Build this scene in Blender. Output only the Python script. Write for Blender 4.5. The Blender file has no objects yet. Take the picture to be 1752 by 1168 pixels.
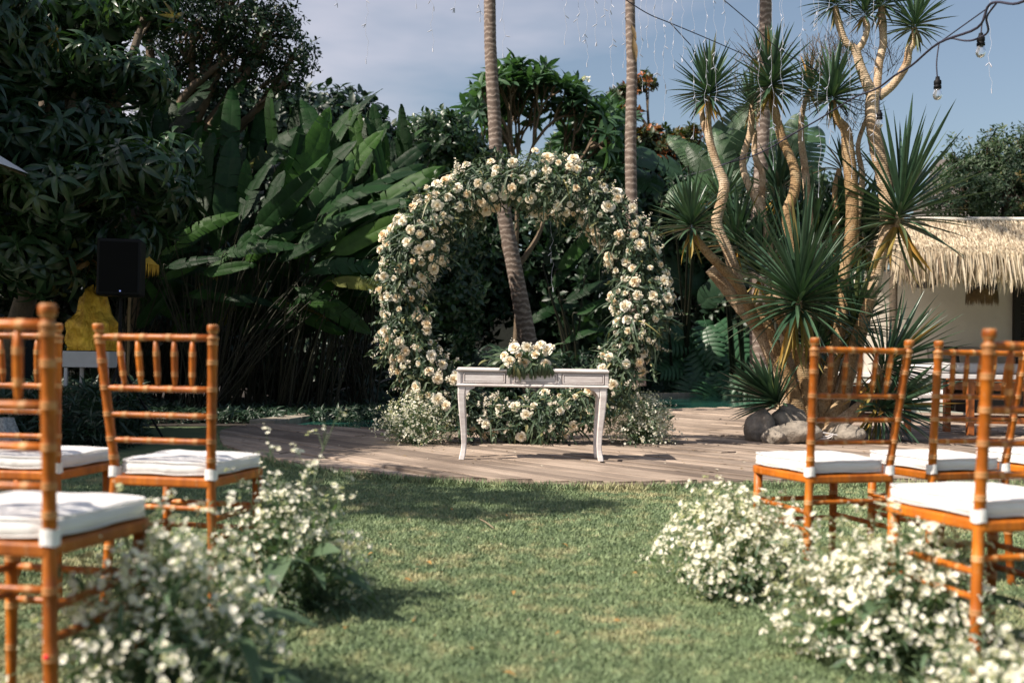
import bpy, math, random
import numpy as np
from mathutils import Vector, Matrix, noise as mnoise
SEED = 7
rs = np.random.RandomState(SEED); random.seed(SEED)
PI = math.pi; R = math.radians
scene = bpy.context.scene
COL = scene.collection

# ------------------------------------------------------------------ camera
HC = 0.82; FPX = 1703.0
cam_d = bpy.data.cameras.new('camera'); cam = bpy.data.objects.new('camera', cam_d); COL.objects.link(cam)
cam_d.sensor_width = 36.0; cam_d.lens = 35.0; cam_d.clip_end = 500; cam_d.clip_start = 0.05
PITCH = math.atan(34/FPX); ROLL = R(0.9)
CR = Matrix.Rotation(R(90)+PITCH, 3, 'X') @ Matrix.Rotation(ROLL, 3, 'Z')
cam.matrix_world = Matrix.Translation((0, 0, HC)) @ CR.to_4x4()
cam_d.dof.use_dof = True; cam_d.dof.focus_distance = 8.6; cam_d.dof.aperture_fstop = 2.4
cam_d.dof.aperture_blades = 0
scene.camera = cam
# ------------------------------------------------------------------ world, sun, exposure
SUN = Vector((-.62, -.33, .74)).normalized()
SUN_EL = math.asin(SUN.z); SUN_AZ = math.atan2(SUN.x, SUN.y)
w = bpy.data.worlds.new('World'); scene.world = w; w.use_nodes = True
nt = w.node_tree; nt.nodes.clear()
def N(nt, t, **k):
    n = nt.nodes.new(t)
    for a, b in k.items():
        if a == 'ins':
            for i, v in b.items(): n.inputs[i].default_value = v
        else: setattr(n, a, b)
    return n
L = lambda nt, a, b: nt.links.new(a, b)
out = N(nt, 'ShaderNodeOutputWorld'); bg = N(nt, 'ShaderNodeBackground'); bg.inputs[1].default_value = 0.074
sky = N(nt, 'ShaderNodeTexSky', sky_type='NISHITA', sun_disc=False, sun_elevation=SUN_EL, sun_rotation=SUN_AZ,
        altitude=0, air_density=1.3, dust_density=2.4, ozone_density=2.6)
tc = N(nt, 'ShaderNodeTexCoord'); mp = N(nt, 'ShaderNodeMapping'); mp.inputs['Scale'].default_value = (1.2, 1.2, 4.2)
mp.inputs['Location'].default_value = (0.55, 0.2, 0.1)
nz = N(nt, 'ShaderNodeTexNoise', ins={'Scale': 1.7, 'Detail': 5.0, 'Roughness': .5})
cr = N(nt, 'ShaderNodeValToRGB'); cr.color_ramp.elements[0].position = .50; cr.color_ramp.elements[1].position = .80
cr.color_ramp.elements[1].color = (.75, .75, .75, 1)
hs = N(nt, 'ShaderNodeHueSaturation', ins={'Saturation': .86, 'Value': 1.0})
mx = N(nt, 'ShaderNodeMix', data_type='RGBA'); mx.inputs[7].default_value = (7.6, 7.0, 7.6, 1)
L(nt, tc.outputs['Generated'], mp.inputs[0]); L(nt, mp.outputs[0], nz.inputs['Vector']); sxyz = N(nt, 'ShaderNodeSeparateXYZ'); L(nt, tc.outputs['Generated'], sxyz.inputs[0]); ma = N(nt, 'ShaderNodeMath', operation='MULTIPLY_ADD'); ma.inputs[1].default_value = -.55; ma.use_clamp = True
L(nt, sxyz.outputs[0], ma.inputs[0]); L(nt, nz.outputs[0], ma.inputs[2]); L(nt, ma.outputs[0], cr.inputs[0])
L(nt, sky.outputs[0], hs.inputs['Color']); L(nt, hs.outputs[0], mx.inputs[6]); L(nt, cr.outputs[0], mx.inputs[0])
L(nt, mx.outputs[2], bg.inputs[0]); L(nt, bg.outputs[0], out.inputs[0])
sd = bpy.data.lights.new('sun', 'SUN'); sd.energy = 4.6; sd.angle = R(.53); sd.color = (1, .90, .78)
so = bpy.data.objects.new('sun', sd); COL.objects.link(so); so.rotation_euler = SUN.to_track_quat('Z', 'Y').to_euler(); so.location = (-8, -5, 12)
scene.view_settings.view_transform = 'Standard'; scene.view_settings.look = 'None'
scene.view_settings.exposure = 0.78; scene.view_settings.gamma = 1.0
scene.view_settings.use_curve_mapping = False
scene.render.engine = 'CYCLES'
scene.cycles.max_bounces = 6; scene.cycles.transparent_max_bounces = 6; scene.cycles.use_denoising = True
scene.cycles.sample_clamp_indirect = 4.0

# ------------------------------------------------------------------ geometry helpers
CRn = np.array(CR)
def ray(px, py): return CRn @ np.array([(px-876)/FPX, (584-py)/FPX, -1.0])
def at(px, py, d):
    """the place on the picture ray that is d metres into the garden"""
    v = ray(px, py); return np.array([0, 0, HC]) + v*(d/v[1])
def gnd(px, py, h=0.0):
    v = ray(px, py); return np.array([0, 0, HC]) + v*((h-HC)/v[2])
def unit(v):
    v = np.asarray(v, float); return v/np.maximum(np.linalg.norm(v, axis=-1, keepdims=True), 1e-9)
class MB:
    def __init__(s): s.v = []; s.f = []; s.m = []; s.r = []; s.n = 0
    def add(s, v, f, mi=0, rnd=None):
        v = np.asarray(v, float).reshape(-1, 3)
        f = np.asarray(f, int)
        if rnd is None: rnd = np.full(len(v), rs.rand())
        elif np.isscalar(rnd): rnd = np.full(len(v), rnd)
        s.v.append(v); s.f.append((f+s.n, mi)); s.r.append(rnd); s.n += len(v); return s
    def box(s, c, d, rot=0, mi=0, M=None):
        x, y, z = np.array(d)/2.0
        v = np.array([[-x,-y,-z],[x,-y,-z],[x,y,-z],[-x,y,-z],[-x,-y,z],[x,-y,z],[x,y,z],[-x,y,z]])
        if M is not None: v = v @ np.array(M).T
        if rot: cc, ss = math.cos(rot), math.sin(rot); v = v @ np.array([[cc, ss, 0], [-ss, cc, 0], [0, 0, 1]])
        return s.add(v+np.array(c), [[0,3,2,1],[4,5,6,7],[0,1,5,4],[1,2,6,5],[2,3,7,6],[3,0,4,7]], mi)
    def tube(s, pts, rad, k=6, mi=0, cap=True, rnd=None):
        P = np.asarray(pts, float); n = len(P); rad = np.broadcast_to(rad, (n,)).astype(float)
        T = unit(np.gradient(P, axis=0)); a = np.array([0, 0, 1.]) if abs(T[0][2]) < .9 else np.array([1., 0, 0])
        U = np.zeros_like(P); u = unit(np.cross(T[0], a))
        for i in range(n):
            u = unit(u - T[i]*np.dot(u, T[i])); U[i] = u
        W = np.cross(T, U); an = np.linspace(0, 2*PI, k, endpoint=False)
        V = P[:, None] + rad[:, None, None]*(np.cos(an)[None, :, None]*U[:, None] + np.sin(an)[None, :, None]*W[:, None])
        F = []
        for i in range(n-1):
            for j in range(k): F.append([i*k+j, i*k+(j+1) % k, (i+1)*k+(j+1) % k, (i+1)*k+j])
        V = V.reshape(-1, 3)
        s.add(V, F, mi, rnd)
        if cap:
            for e, o in ((0, 0), (n-1, (n-1)*k)):
                c = s.n; ring = V[o:o+k]; s.add(np.vstack([ring, P[e]]), [[j, (j+1) % k, k] if e else [(j+1) % k, j, k] for j in range(k)], mi, rnd)
        return s
    def lathe(s, prof, k=12, M=None, o=(0, 0, 0), mi=0, mis=None, closed=True):
        pr = np.asarray(prof, float); n = len(pr); an = np.linspace(0, 2*PI, k, endpoint=False)
        V = np.stack([pr[:, 0:1]*np.cos(an), pr[:, 0:1]*np.sin(an), np.repeat(pr[:, 1:2], k, 1)], -1).reshape(-1, 3)
        if M is not None: V = V @ np.array(M).T
        V = V+np.array(o); F = {}
        for i in range(n-1):
            m = mis[i] if mis is not None else mi
            for j in range(k): F.setdefault(m, []).append([i*k+j, i*k+(j+1) % k, (i+1)*k+(j+1) % k, (i+1)*k+j])
        b = s.n; s.v.append(V); s.r.append(np.full(len(V), rs.rand())); s.n += len(V)
        for m, fl in F.items(): s.f.append((np.array(fl)+b, m))
        return s
    def inst(s, proto, pos, X, Z, sc, mi=0, rnd=None):
        """many copies of a small shape: X = its length direction, Z = its upper face"""
        V, F = proto; pos = np.asarray(pos, float); n = len(pos); X = unit(X); Z = np.asarray(Z, float)
        Z = unit(Z - X*np.sum(X*Z, 1, keepdims=True)); Y = np.cross(Z, X); sc = np.broadcast_to(np.asarray(sc, float), (n,))
        W = (V[None, :, 0:1]*X[:, None] + V[None, :, 1:2]*Y[:, None] + V[None, :, 2:3]*Z[:, None])*sc[:, None, None] + pos[:, None]
        if rnd is None: rnd = rs.rand(n)
        groups = F if isinstance(F, dict) else {mi: F}
        b = s.n; s.v.append(W.reshape(-1, 3)); s.r.append(np.repeat(rnd, len(V))); s.n += n*len(V)
        for m, ff in groups.items():
            ff = np.asarray(ff); f = (ff[None] + (np.arange(n)*len(V))[:, None, None]).reshape(-1, ff.shape[1]) + b
            s.f.append((f, m))
        return s
    def mesh(s, name, mats, origin=(0, 0, 0), smooth=True, bevel=0):
        V = np.concatenate(s.v) - np.asarray(origin); me = bpy.data.meshes.new(name)
        ls = []; starts = []; mi = []; p = 0
        for f, m in s.f:
            k = f.shape[1]; ls.append(f.ravel()); starts.append(p+np.arange(len(f))*k); p += f.size; mi.append(np.full(len(f), m))
        ls = np.concatenate(ls); starts = np.concatenate(starts); mi = np.concatenate(mi)
        me.vertices.add(len(V)); me.vertices.foreach_set('co', V.astype(np.float32).ravel())
        me.loops.add(len(ls)); me.loops.foreach_set('vertex_index', ls.astype(np.int32))
        me.polygons.add(len(starts)); me.polygons.foreach_set('loop_start', starts.astype(np.int32))
        if not isinstance(mats, (list, tuple)): mats = [mats]
        for m in mats: me.materials.append(m)
        me.polygons.foreach_set('material_index', mi.astype(np.int32))
        me.polygons.foreach_set('use_smooth', np.full(len(starts), smooth))
        a = me.attributes.new('rnd', 'FLOAT', 'POINT'); a.data.foreach_set('value', np.concatenate(s.r).astype(np.float32))
        me.update(calc_edges=True); me.validate()
        return me
    def build(s, name, mats, parent=None, origin=(0, 0, 0), smooth=True, bevel=0, stuff=False):
        o = bpy.data.objects.new(name, s.mesh(name, mats, origin, smooth)); COL.objects.link(o)
        if parent is not None: o.parent = parent
        else: o.location = origin
        if bevel:
            b = o.modifiers.new('bevel', 'BEVEL'); b.width = bevel; b.segments = 2; b.limit_method = 'ANGLE'; b.angle_limit = R(35)
        if stuff: o['kind'] = 'stuff'
        return o
def link(name, me, parent=None, loc=(0, 0, 0), M=None):
    o = bpy.data.objects.new(name, me); COL.objects.link(o)
    if parent is not None: o.parent = parent
    if M is not None: o.matrix_local = M
    else: o.location = loc
    return o
def tag(o, label=None, cat=None, group=None, kind=None):
    if label: o['label'] = label
    if cat: o['category'] = cat
    if group: o['group'] = group
    if kind: o['kind'] = kind
    return o
def thing(name, label, cat, loc=(0, 0, 0), rz=0, group=None, kind=None):
    o = bpy.data.objects.new(name, None); COL.objects.link(o); o.location = loc; o.rotation_euler = (0, 0, rz)
    o.empty_display_size = .1
    return tag(o, label, cat, group, kind)
def clone(t, loc, rz, label, group=None):
    r = t.copy(); COL.objects.link(r); r.location = loc; r.rotation_euler = (0, 0, rz); r['label'] = label
    if group: r['group'] = group
    for ch in list(t.children):
        c = ch.copy(); COL.objects.link(c); c.parent = r
        for g in ch.children:
            d = g.copy(); COL.objects.link(d); d.parent = c
    return r
def frameM(pos, X, Z, sc, origin=(0, 0, 0)):
    X = unit(X); Z = np.asarray(Z, float); Z = unit(Z-X*np.dot(X, Z)); Y = np.cross(Z, X); p = np.asarray(pos)-np.asarray(origin)
    M = Matrix.Identity(4)
    for i in range(3): M[i][0] = X[i]*sc; M[i][1] = Y[i]*sc; M[i][2] = Z[i]*sc; M[i][3] = p[i]
    return M
def smooth_path(P, rad=None, n=5):
    P = np.asarray(P, float); Q = np.vstack([2*P[0]-P[1], P, 2*P[-1]-P[-2]]); o = []; ro = []
    rad = np.ones(len(P)) if rad is None else np.broadcast_to(rad, (len(P),))
    for i in range(len(P)-1):
        a, b, c, d = Q[i:i+4]
        for t in np.linspace(0, 1, n, endpoint=False):
            o.append(.5*((2*b)+(-a+c)*t+(2*a-5*b+4*c-d)*t*t+(-a+3*b-3*c+d)*t**3)); ro.append(rad[i]*(1-t)+rad[i+1]*t)
    o.append(P[-1]); ro.append(rad[-1]); return np.array(o), np.array(ro)

# ------------------------------------------------------------------ leaf shapes (unit length along +X)
def leaf(nseg=4, w=.25, fold=.25, droop=.25, peak=.4, wave=0, base=.0, tip=0.02):
    """lanceolate leaf with a folded midrib"""
    V = []; t = np.linspace(0, 1, nseg+1)
    for i, a in enumerate(t):
        if a <= peak: h = base+(1-base)*math.sin(a/peak*PI/2)
        else: h = max(tip, math.cos((a-peak)/(1-peak)*PI/2)**.8)
        hw = h*w/2; z = -droop*a*a; x = a*(1-.25*droop*a)
        wv = wave*math.sin(i*2.1)
        V += [[x, -hw, z+hw*fold+wv], [x, 0, z], [x, hw, z+hw*fold-wv]]
    F = []
    for i in range(nseg):
        b = i*3; F += [[b, b+3, b+4, b+1], [b+1, b+4, b+5, b+2]]
    return np.array(V), np.array(F)
def merge(protos):
    V = []; F = []; n = 0
    for v, f in protos: V.append(v); F.append(f+n); n += len(v)
    return np.vstack(V), np.vstack(F)
def xform(proto, M, t=(0, 0, 0)):
    return proto[0] @ np.asarray(M).T + np.asarray(t), proto[1]
def rotm(ax, a): return np.array(Matrix.Rotation(a, 3, ax))
def whorl(lf, n, el0, el1, l0=.8, l1=1.1, golden=2.4, seed=0, stem=0):
    """n leaves round the +Z axis"""
    q = np.random.RandomState(seed); ps = []
    for i in range(n):
        el = el0+(el1-el0)*((i+.5)/n) + q.uniform(-.12, .12)
        M = rotm('Z', i*golden+q.uniform(-.3, .3)) @ rotm('Y', -el) @ rotm('X', q.uniform(-.4, .4)) * q.uniform(l0, l1)
        ps.append(xform(lf, M, (0, 0, stem*i/n)))
    V, F = merge(ps); return V[:, [2, 0, 1]], F     # axis -> +X so that inst() can aim it

# ------------------------------------------------------------------ materials
def newmat(name):
    m = bpy.data.materials.new(name); m.use_nodes = True; t = m.node_tree
    return m, t, t.nodes['Principled BSDF'], t.nodes['Material Output']
def ramp(t, stops, interp='LINEAR'):
    c = N(t, 'ShaderNodeValToRGB'); e = c.color_ramp.elements; c.color_ramp.interpolation = interp
    while len(e) < len(stops): e.new(.5)
    for i, (p, col) in enumerate(stops): e[i].position = p; e[i].color = (*col, 1)
    return c
def noise_n(t, scale, detail=3, rough=.5, vec=None, stretch=None, rot=None):
    n = N(t, 'ShaderNodeTexNoise', ins={'Scale': scale, 'Detail': detail, 'Roughness': rough})
    if vec is None: vec = N(t, 'ShaderNodeTexCoord').outputs['Object']
    if stretch or rot:
        m = N(t, 'ShaderNodeMapping')
        if rot: m.inputs['Rotation'].default_value = rot
        if stretch:
            m2 = N(t, 'ShaderNodeMapping'); m2.inputs['Scale'].default_value = stretch
            L(t, vec, m.inputs[0]); L(t, m.outputs[0], m2.inputs[0]); m = m2
        else: L(t, vec, m.inputs[0])
        vec = m.outputs[0]
    L(t, vec, n.inputs['Vector']); return n
def wpos(t): return N(t, 'ShaderNodeNewGeometry').outputs['Position']
def bump(t, src, bs, strength=.4, dist=.01):
    b = N(t, 'ShaderNodeBump', ins={'Strength': strength, 'Distance': dist}); L(t, src, b.inputs['Height']); L(t, b.outputs[0], bs.inputs['Normal'])
def leafmat(name, stops, rough=.42, trans=.22, perobj=False, spec=.5, vein=0):
    m, t, bs, o = newmat(name)
    if perobj: f = N(t, 'ShaderNodeObjectInfo').outputs['Random']
    else: f = N(t, 'ShaderNodeAttribute', attribute_name='rnd').outputs['Fac']
    c = ramp(t, stops); L(t, f, c.inputs[0]); col = c.outputs[0]
    nz = noise_n(t, 9, 3, .6, wpos(t)); mm = N(t, 'ShaderNodeMix', data_type='RGBA', blend_type='MULTIPLY'); mm.inputs[0].default_value = .55
    rr = ramp(t, [(.3, (.55, .55, .55)), (.7, (1.25, 1.25, 1.25))]); L(t, nz.outputs[0], rr.inputs[0])
    L(t, col, mm.inputs[6]); L(t, rr.outputs[0], mm.inputs[7]); col = mm.outputs[2]
    if vein:
        uvx = N(t, 'ShaderNodeTexCoord').outputs['Object']
        wv = N(t, 'ShaderNodeTexWave', bands_direction='X', ins={'Scale': vein, 'Distortion': .4, 'Detail': 1.0}); L(t, uvx, wv.inputs[0])
        bump(t, wv.outputs[1], bs, .35, .01)
    L(t, col, bs.inputs['Base Color']); bs.inputs['Roughness'].default_value = rough; bs.inputs['Specular IOR Level'].default_value = spec
    tr = N(t, 'ShaderNodeBsdfTranslucent'); tm = N(t, 'ShaderNodeMix', data_type='RGBA', blend_type='MULTIPLY'); tm.inputs[0].default_value = 1
    tm.inputs[7].default_value = (1.5, 1.7, .7, 1); L(t, col, tm.inputs[6]); L(t, tm.outputs[2], tr.inputs[0])
    ms = N(t, 'ShaderNodeMixShader'); ms.inputs[0].default_value = trans
    L(t, bs.outputs[0], ms.inputs[1]); L(t, tr.outputs[0], ms.inputs[2]); L(t, ms.outputs[0], o.inputs[0]); return m
def plain(name, col, rough=.6, metal=0, var=.25, scale=12, bmp=0, col2=None, spec=.5, coat=0, stretch=None, bscale=None, world=True):
    m, t, bs, o = newmat(name); v = wpos(t) if world else None
    n = noise_n(t, scale, 4, .6, v, stretch); c2 = col2 or tuple(x*(1-var) for x in col)
    c = ramp(t, [(.32, c2), (.68, col)]); L(t, n.outputs[0], c.inputs[0]); L(t, c.outputs[0], bs.inputs['Base Color'])
    bs.inputs['Roughness'].default_value = rough; bs.inputs['Metallic'].default_value = metal; bs.inputs['Specular IOR Level'].default_value = spec
    bs.inputs['Coat Weight'].default_value = coat; bs.inputs['Coat Roughness'].default_value = .15
    if bmp:
        n2 = noise_n(t, bscale or scale*3, 4, .6, v, stretch); bump(t, n2.outputs[0], bs, .6, bmp)
    return m
G1, G2, G3 = (.012, .034, .016), (.028, .062, .026), (.05, .09, .03)
M_mango = leafmat('mango_leaf', [(0, (.012, .036, .016)), (.75, (.034, .075, .030)), (.985, (.07, .11, .045)), (1, (.22, .12, .03))], .34, .22, spec=.5)
M_small = leafmat('small_leaf', [(0, G1), (1, G2)], .45, .2)
M_dense = leafmat('dense_leaf', [(0, (.016, .045, .018)), (1, (.04, .085, .03))], .38, .15)
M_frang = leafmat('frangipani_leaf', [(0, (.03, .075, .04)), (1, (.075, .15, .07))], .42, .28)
M_almond = leafmat('almond_leaf', [(0, (.02, .045, .02)), (.55, (.06, .075, .02)), (.75, (.25, .09, .02)), (1, (.42, .12, .03))], .45, .25)
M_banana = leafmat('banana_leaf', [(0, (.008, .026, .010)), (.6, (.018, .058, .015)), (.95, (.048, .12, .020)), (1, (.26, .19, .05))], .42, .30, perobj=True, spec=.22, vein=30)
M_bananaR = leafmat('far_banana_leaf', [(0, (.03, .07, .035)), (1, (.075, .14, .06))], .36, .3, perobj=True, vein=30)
M_yucca = leafmat('yucca_leaf', [(0, (.028, .068, .038)), (.95, (.066, .125, .07)), (.985, (.12, .13, .05)), (1, (.45, .25, .06))], .34, .08, perobj=True, spec=.6)
M_yuccaS = leafmat('yucca_leaf_mass', [(0, (.028, .068, .038)), (.94, (.070, .13, .072)), (.98, (.10, .12, .04)), (1, (.45, .25, .06))], .34, .08, spec=.6)
M_monst = leafmat('monstera_leaf', [(0, (.025, .075, .035)), (1, (.055, .14, .065))], .38, .2, perobj=True, spec=.4)
M_arch = leafmat('arch_leaf', [(0, (.03, .06, .035)), (.6, (.06, .10, .05)), (.95, (.11, .15, .08)), (1, (.25, .22, .08))], .48, .18)
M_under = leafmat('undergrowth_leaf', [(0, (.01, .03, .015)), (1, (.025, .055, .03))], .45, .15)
M_hedge = leafmat('hedge_leaf', [(0, (.03, .065, .03)), (.97, (.07, .11, .05)), (1, (.3, .2, .04))], .5, .2)
M_clump = leafmat('clump_leaf', [(0, (.055, .10, .055)), (1, (.13, .20, .11))], .55, .3)
M_stem = plain('green_stem', (.12, .18, .08), .6)
M_drystem = plain('dry_stem', (.20, .13, .05), .6, var=.5)
M_stalk = plain('stalk', (.028, .028, .012), .6, var=.7, scale=3)
M_bark = plain('bark', (.12, .09, .06), .85, var=.5, scale=14, bmp=.02)
M_bough = plain('warm_bough', (.17, .12, .075), .8, var=.4, bmp=.01)
M_soil = plain('garden_soil', (.035, .026, .018), .95, var=.5, scale=6, bmp=.02)

M_drystem0 = leafmat('deck_litter', [(0, (.06, .04, .02)), (.6, (.22, .15, .07)), (1, (.6, .55, .45))], .8, .1)
# rose petals: cream with a warmer heart (pigment), slightly different on every rose
m, t, bs, o = newmat('rose_petal'); M_rose = m
tcn = N(t, 'ShaderNodeTexCoord'); ln = N(t, 'ShaderNodeVectorMath', operation='LENGTH'); L(t, tcn.outputs['Object'], ln.inputs[0])
c = ramp(t, [(0, (.84, .60, .34)), (.25, (.86, .74, .52)), (.5, (.87, .82, .70)), (1, (.88, .85, .78))]); L(t, ln.outputs['Value'], c.inputs[0])
c2 = ramp(t, [(0, (1, .86, .68)), (.4, (1, .95, .86)), (1, (1, .99, .95))]); L(t, N(t, 'ShaderNodeObjectInfo').outputs['Random'], c2.inputs[0])
mm = N(t, 'ShaderNodeMix', data_type='RGBA', blend_type='MULTIPLY'); mm.inputs[0].default_value = 1
L(t, c.outputs[0], mm.inputs[6]); L(t, c2.outputs[0], mm.inputs[7]); L(t, mm.outputs[2], bs.inputs['Base Color'])
bs.inputs['Roughness'].default_value = .65; bs.inputs['Subsurface Weight'].default_value = 0
tr = N(t, 'ShaderNodeBsdfTranslucent'); L(t, mm.outputs[2], tr.inputs[0]); ms = N(t, 'ShaderNodeMixShader'); ms.inputs[0].default_value = .22
L(t, bs.outputs[0], ms.inputs[1]); L(t, tr.outputs[0], ms.inputs[2]); L(t, ms.outputs[0], o.inputs[0])
def blossom_mat(name, a, b):
    m = leafmat(name, [(0, a), (1, b)], .7, .25); return m
M_blos = blossom_mat('blossom', (.62, .52, .46), (.84, .80, .74))
M_aster = blossom_mat('aster_petal', (.72, .68, .58), (.86, .84, .78))
M_heart = plain('flower_heart', (.55, .42, .12), .8)

# lawn: one colour field used by the soil sheet and by the blades
def lawn_mat(name, dark, blades):
    m, t, bs, o = newmat(name); p = wpos(t)
    a = noise_n(t, .9, 5, .62, p); b = noise_n(t, 6.5, 4, .65, p); d = noise_n(t, 55, 3, .7, p)
    ca = ramp(t, [(.30, (.100*dark, .148*dark, .078*dark)), (.65, (.175*dark, .222*dark, .112*dark))]); L(t, b.outputs[0], ca.inputs[0])
    ad = N(t, 'ShaderNodeMath', operation='ADD'); L(t, a.outputs[0], ad.inputs[0]); L(t, b.outputs[0], ad.inputs[1])
    cb = ramp(t, [(.515, (0, 0, 0)), (.61, (.72, .72, .72))]);
    hf = N(t, 'ShaderNodeMath', operation='MULTIPLY'); hf.inputs[1].default_value = .5; L(t, ad.outputs[0], hf.inputs[0]); L(t, hf.outputs[0], cb.inputs[0])
    mx = N(t, 'ShaderNodeMix', data_type='RGBA'); L(t, cb.outputs[0], mx.inputs[0]); L(t, ca.outputs[0], mx.inputs[6]); mx.inputs[7].default_value = (.34*dark, .30*dark, .17*dark, 1)
    m2 = N(t, 'ShaderNodeMix', data_type='RGBA', blend_type='MULTIPLY'); m2.inputs[0].default_value = .8
    cd = ramp(t, [(.2, (.82, .82, .82)), (.8, (1.18, 1.18, 1.15))]); 
    if blades: L(t, N(t, 'ShaderNodeAttribute', attribute_name='rnd').outputs['Fac'], cd.inputs[0])
    else: L(t, d.outputs[0], cd.inputs[0])
    L(t, mx.outputs[2], m2.inputs[6]); L(t, cd.outputs[0], m2.inputs[7]); L(t, m2.outputs[2], bs.inputs['Base Color'])
    bs.inputs['Roughness'].default_value = .6; bs.inputs['Specular IOR Level'].default_value = .25
    if not blades: bump(t, d.outputs[0], bs, .8, .02)
    return m
M_lawn = lawn_mat('lawn_ground', .8, False); M_blade = lawn_mat('grass_blade', 1.25, True)

# weathered deck boards
DECK_A = math.atan2(-2.4, 2.04)
m, t, bs, o = newmat('deck_board'); M_deck = m; p = wpos(t)
g1 = noise_n(t, 3.0, 6, .65, p, stretch=(.6, 14, 1), rot=(0, 0, -DECK_A)); g2 = noise_n(t, 1.1, 4, .6, p)
g3 = noise_n(t, 9.0, 5, .7, p, stretch=(.35, 16, 1), rot=(0, 0, -DECK_A))
c = ramp(t, [(.28, (.13, .105, .085)), (.42, (.34, .275, .225)), (.75, (.52, .43, .355))]); L(t, g1.outputs[0], c.inputs[0])
oi = ramp(t, [(0, (.52, .50, .49)), (.5, (.9, .87, .84)), (1, (1.14, 1.10, 1.06))]); L(t, N(t, 'ShaderNodeObjectInfo').outputs['Random'], oi.inputs[0])
mm = N(t, 'ShaderNodeMix', data_type='RGBA', blend_type='MULTIPLY'); mm.inputs[0].default_value = 1; L(t, c.outputs[0], mm.inputs[6]); L(t, oi.outputs[0], mm.inputs[7])
st = ramp(t, [(.36, (.55, .53, .52)), (.55, (1, 1, 1))]); L(t, g2.outputs[0], st.inputs[0])
m3 = N(t, 'ShaderNodeMix', data_type='RGBA', blend_type='MULTIPLY'); m3.inputs[0].default_value = .7; L(t, mm.outputs[2], m3.inputs[6]); L(t, st.outputs[0], m3.inputs[7])
cr3 = ramp(t, [(.33, (.22, .19, .17)), (.42, (1, 1, 1))]); L(t, g3.outputs[0], cr3.inputs[0])
m4 = N(t, 'ShaderNodeMix', data_type='RGBA', blend_type='MULTIPLY'); m4.inputs[0].default_value = .95; L(t, m3.outputs[2], m4.inputs[6]); L(t, cr3.outputs[0], m4.inputs[7])
L(t, m4.outputs[2], bs.inputs['Base Color']); bs.inputs['Roughness'].default_value = .8; bs.inputs['Specular IOR Level'].default_value = .3
bump(t, g1.outputs[0], bs, .7, .006)

# bamboo-turned chair wood (orange varnish) and its lighter worn rings
def chairwood(name, a, b, rough):
    m, t, bs, o = newmat(name)
    n = noise_n(t, 30, 5, .6, None, stretch=(1, 1, .12)); c = ramp(t, [(.3, a), (.7, b)]); L(t, n.outputs[0], c.inputs[0])
    big = noise_n(t, 5, 3, .6, wpos(t)); cb = ramp(t, [(.35, (.62, .50, .42)), (.65, (1.1, 1.1, 1.1))]); L(t, big.outputs[0], cb.inputs[0])
    mm = N(t, 'ShaderNodeMix', data_type='RGBA', blend_type='MULTIPLY'); mm.inputs[0].default_value = .75
    L(t, c.outputs[0], mm.inputs[6]); L(t, cb.outputs[0], mm.inputs[7])
    ob = N(t, 'ShaderNodeMapRange', ins={3: .72, 4: 1.18}); L(t, N(t, 'ShaderNodeObjectInfo').outputs['Random'], ob.inputs[0]); hv = N(t, 'ShaderNodeHueSaturation'); L(t, ob.outputs[0], hv.inputs['Value']); L(t, mm.outputs[2], hv.inputs['Color'])
    sc2 = noise_n(t, 90, 3, .8, None, stretch=(1, 1, .25)); sr = ramp(t, [(.60, (0, 0, 0)), (.68, (.5, .5, .5))]); L(t, sc2.outputs[0], sr.inputs[0]); mw = N(t, 'ShaderNodeMix', data_type='RGBA'); L(t, sr.outputs[0], mw.inputs[0]); L(t, hv.outputs[0], mw.inputs[6]); mw.inputs[7].default_value = (.48, .28, .13, 1)
    L(t, mw.outputs[2], bs.inputs['Base Color'])
    rn = noise_n(t, 18, 4, .7, wpos(t)); rc = N(t, 'ShaderNodeMapRange', ins={3: rough-.08, 4: rough+.2}); L(t, rn.outputs[0], rc.inputs[0]); L(t, rc.outputs[0], bs.inputs['Roughness'])
    bs.inputs['Coat Weight'].default_value = .08; bs.inputs['Coat Roughness'].default_value = .25; bs.inputs['Specular IOR Level'].default_value = .38
    return m
M_wood = chairwood('chair_wood', (.28, .070, .006), (.60, .178, .010), .42)
M_ring = chairwood('chair_ring', (.46, .20, .06), (.66, .36, .15), .45)
m, t, bs, o = newmat('cushion_cloth'); M_cush = m
wv = noise_n(t, 420, 2, .6); n2 = noise_n(t, 6, 4, .6); c = ramp(t, [(.3, (.70, .68, .66)), (.7, (.82, .81, .80))]); L(t, n2.outputs[0], c.inputs[0]); L(t, c.outputs[0], bs.inputs['Base Color'])
bs.inputs['Roughness'].default_value = .9; bs.inputs['Sheen Weight'].default_value = .2
n3 = noise_n(t, 11, 3, .55); ad = N(t, 'ShaderNodeMath', operation='ADD'); L(t, n3.outputs[0], ad.inputs[0])
sm = N(t, 'ShaderNodeMath', operation='MULTIPLY'); sm.inputs[1].default_value = .05; L(t, wv.outputs[0], sm.inputs[0]); L(t, sm.outputs[0], ad.inputs[1]); bump(t, ad.outputs[0], bs, .7, .012)
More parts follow.
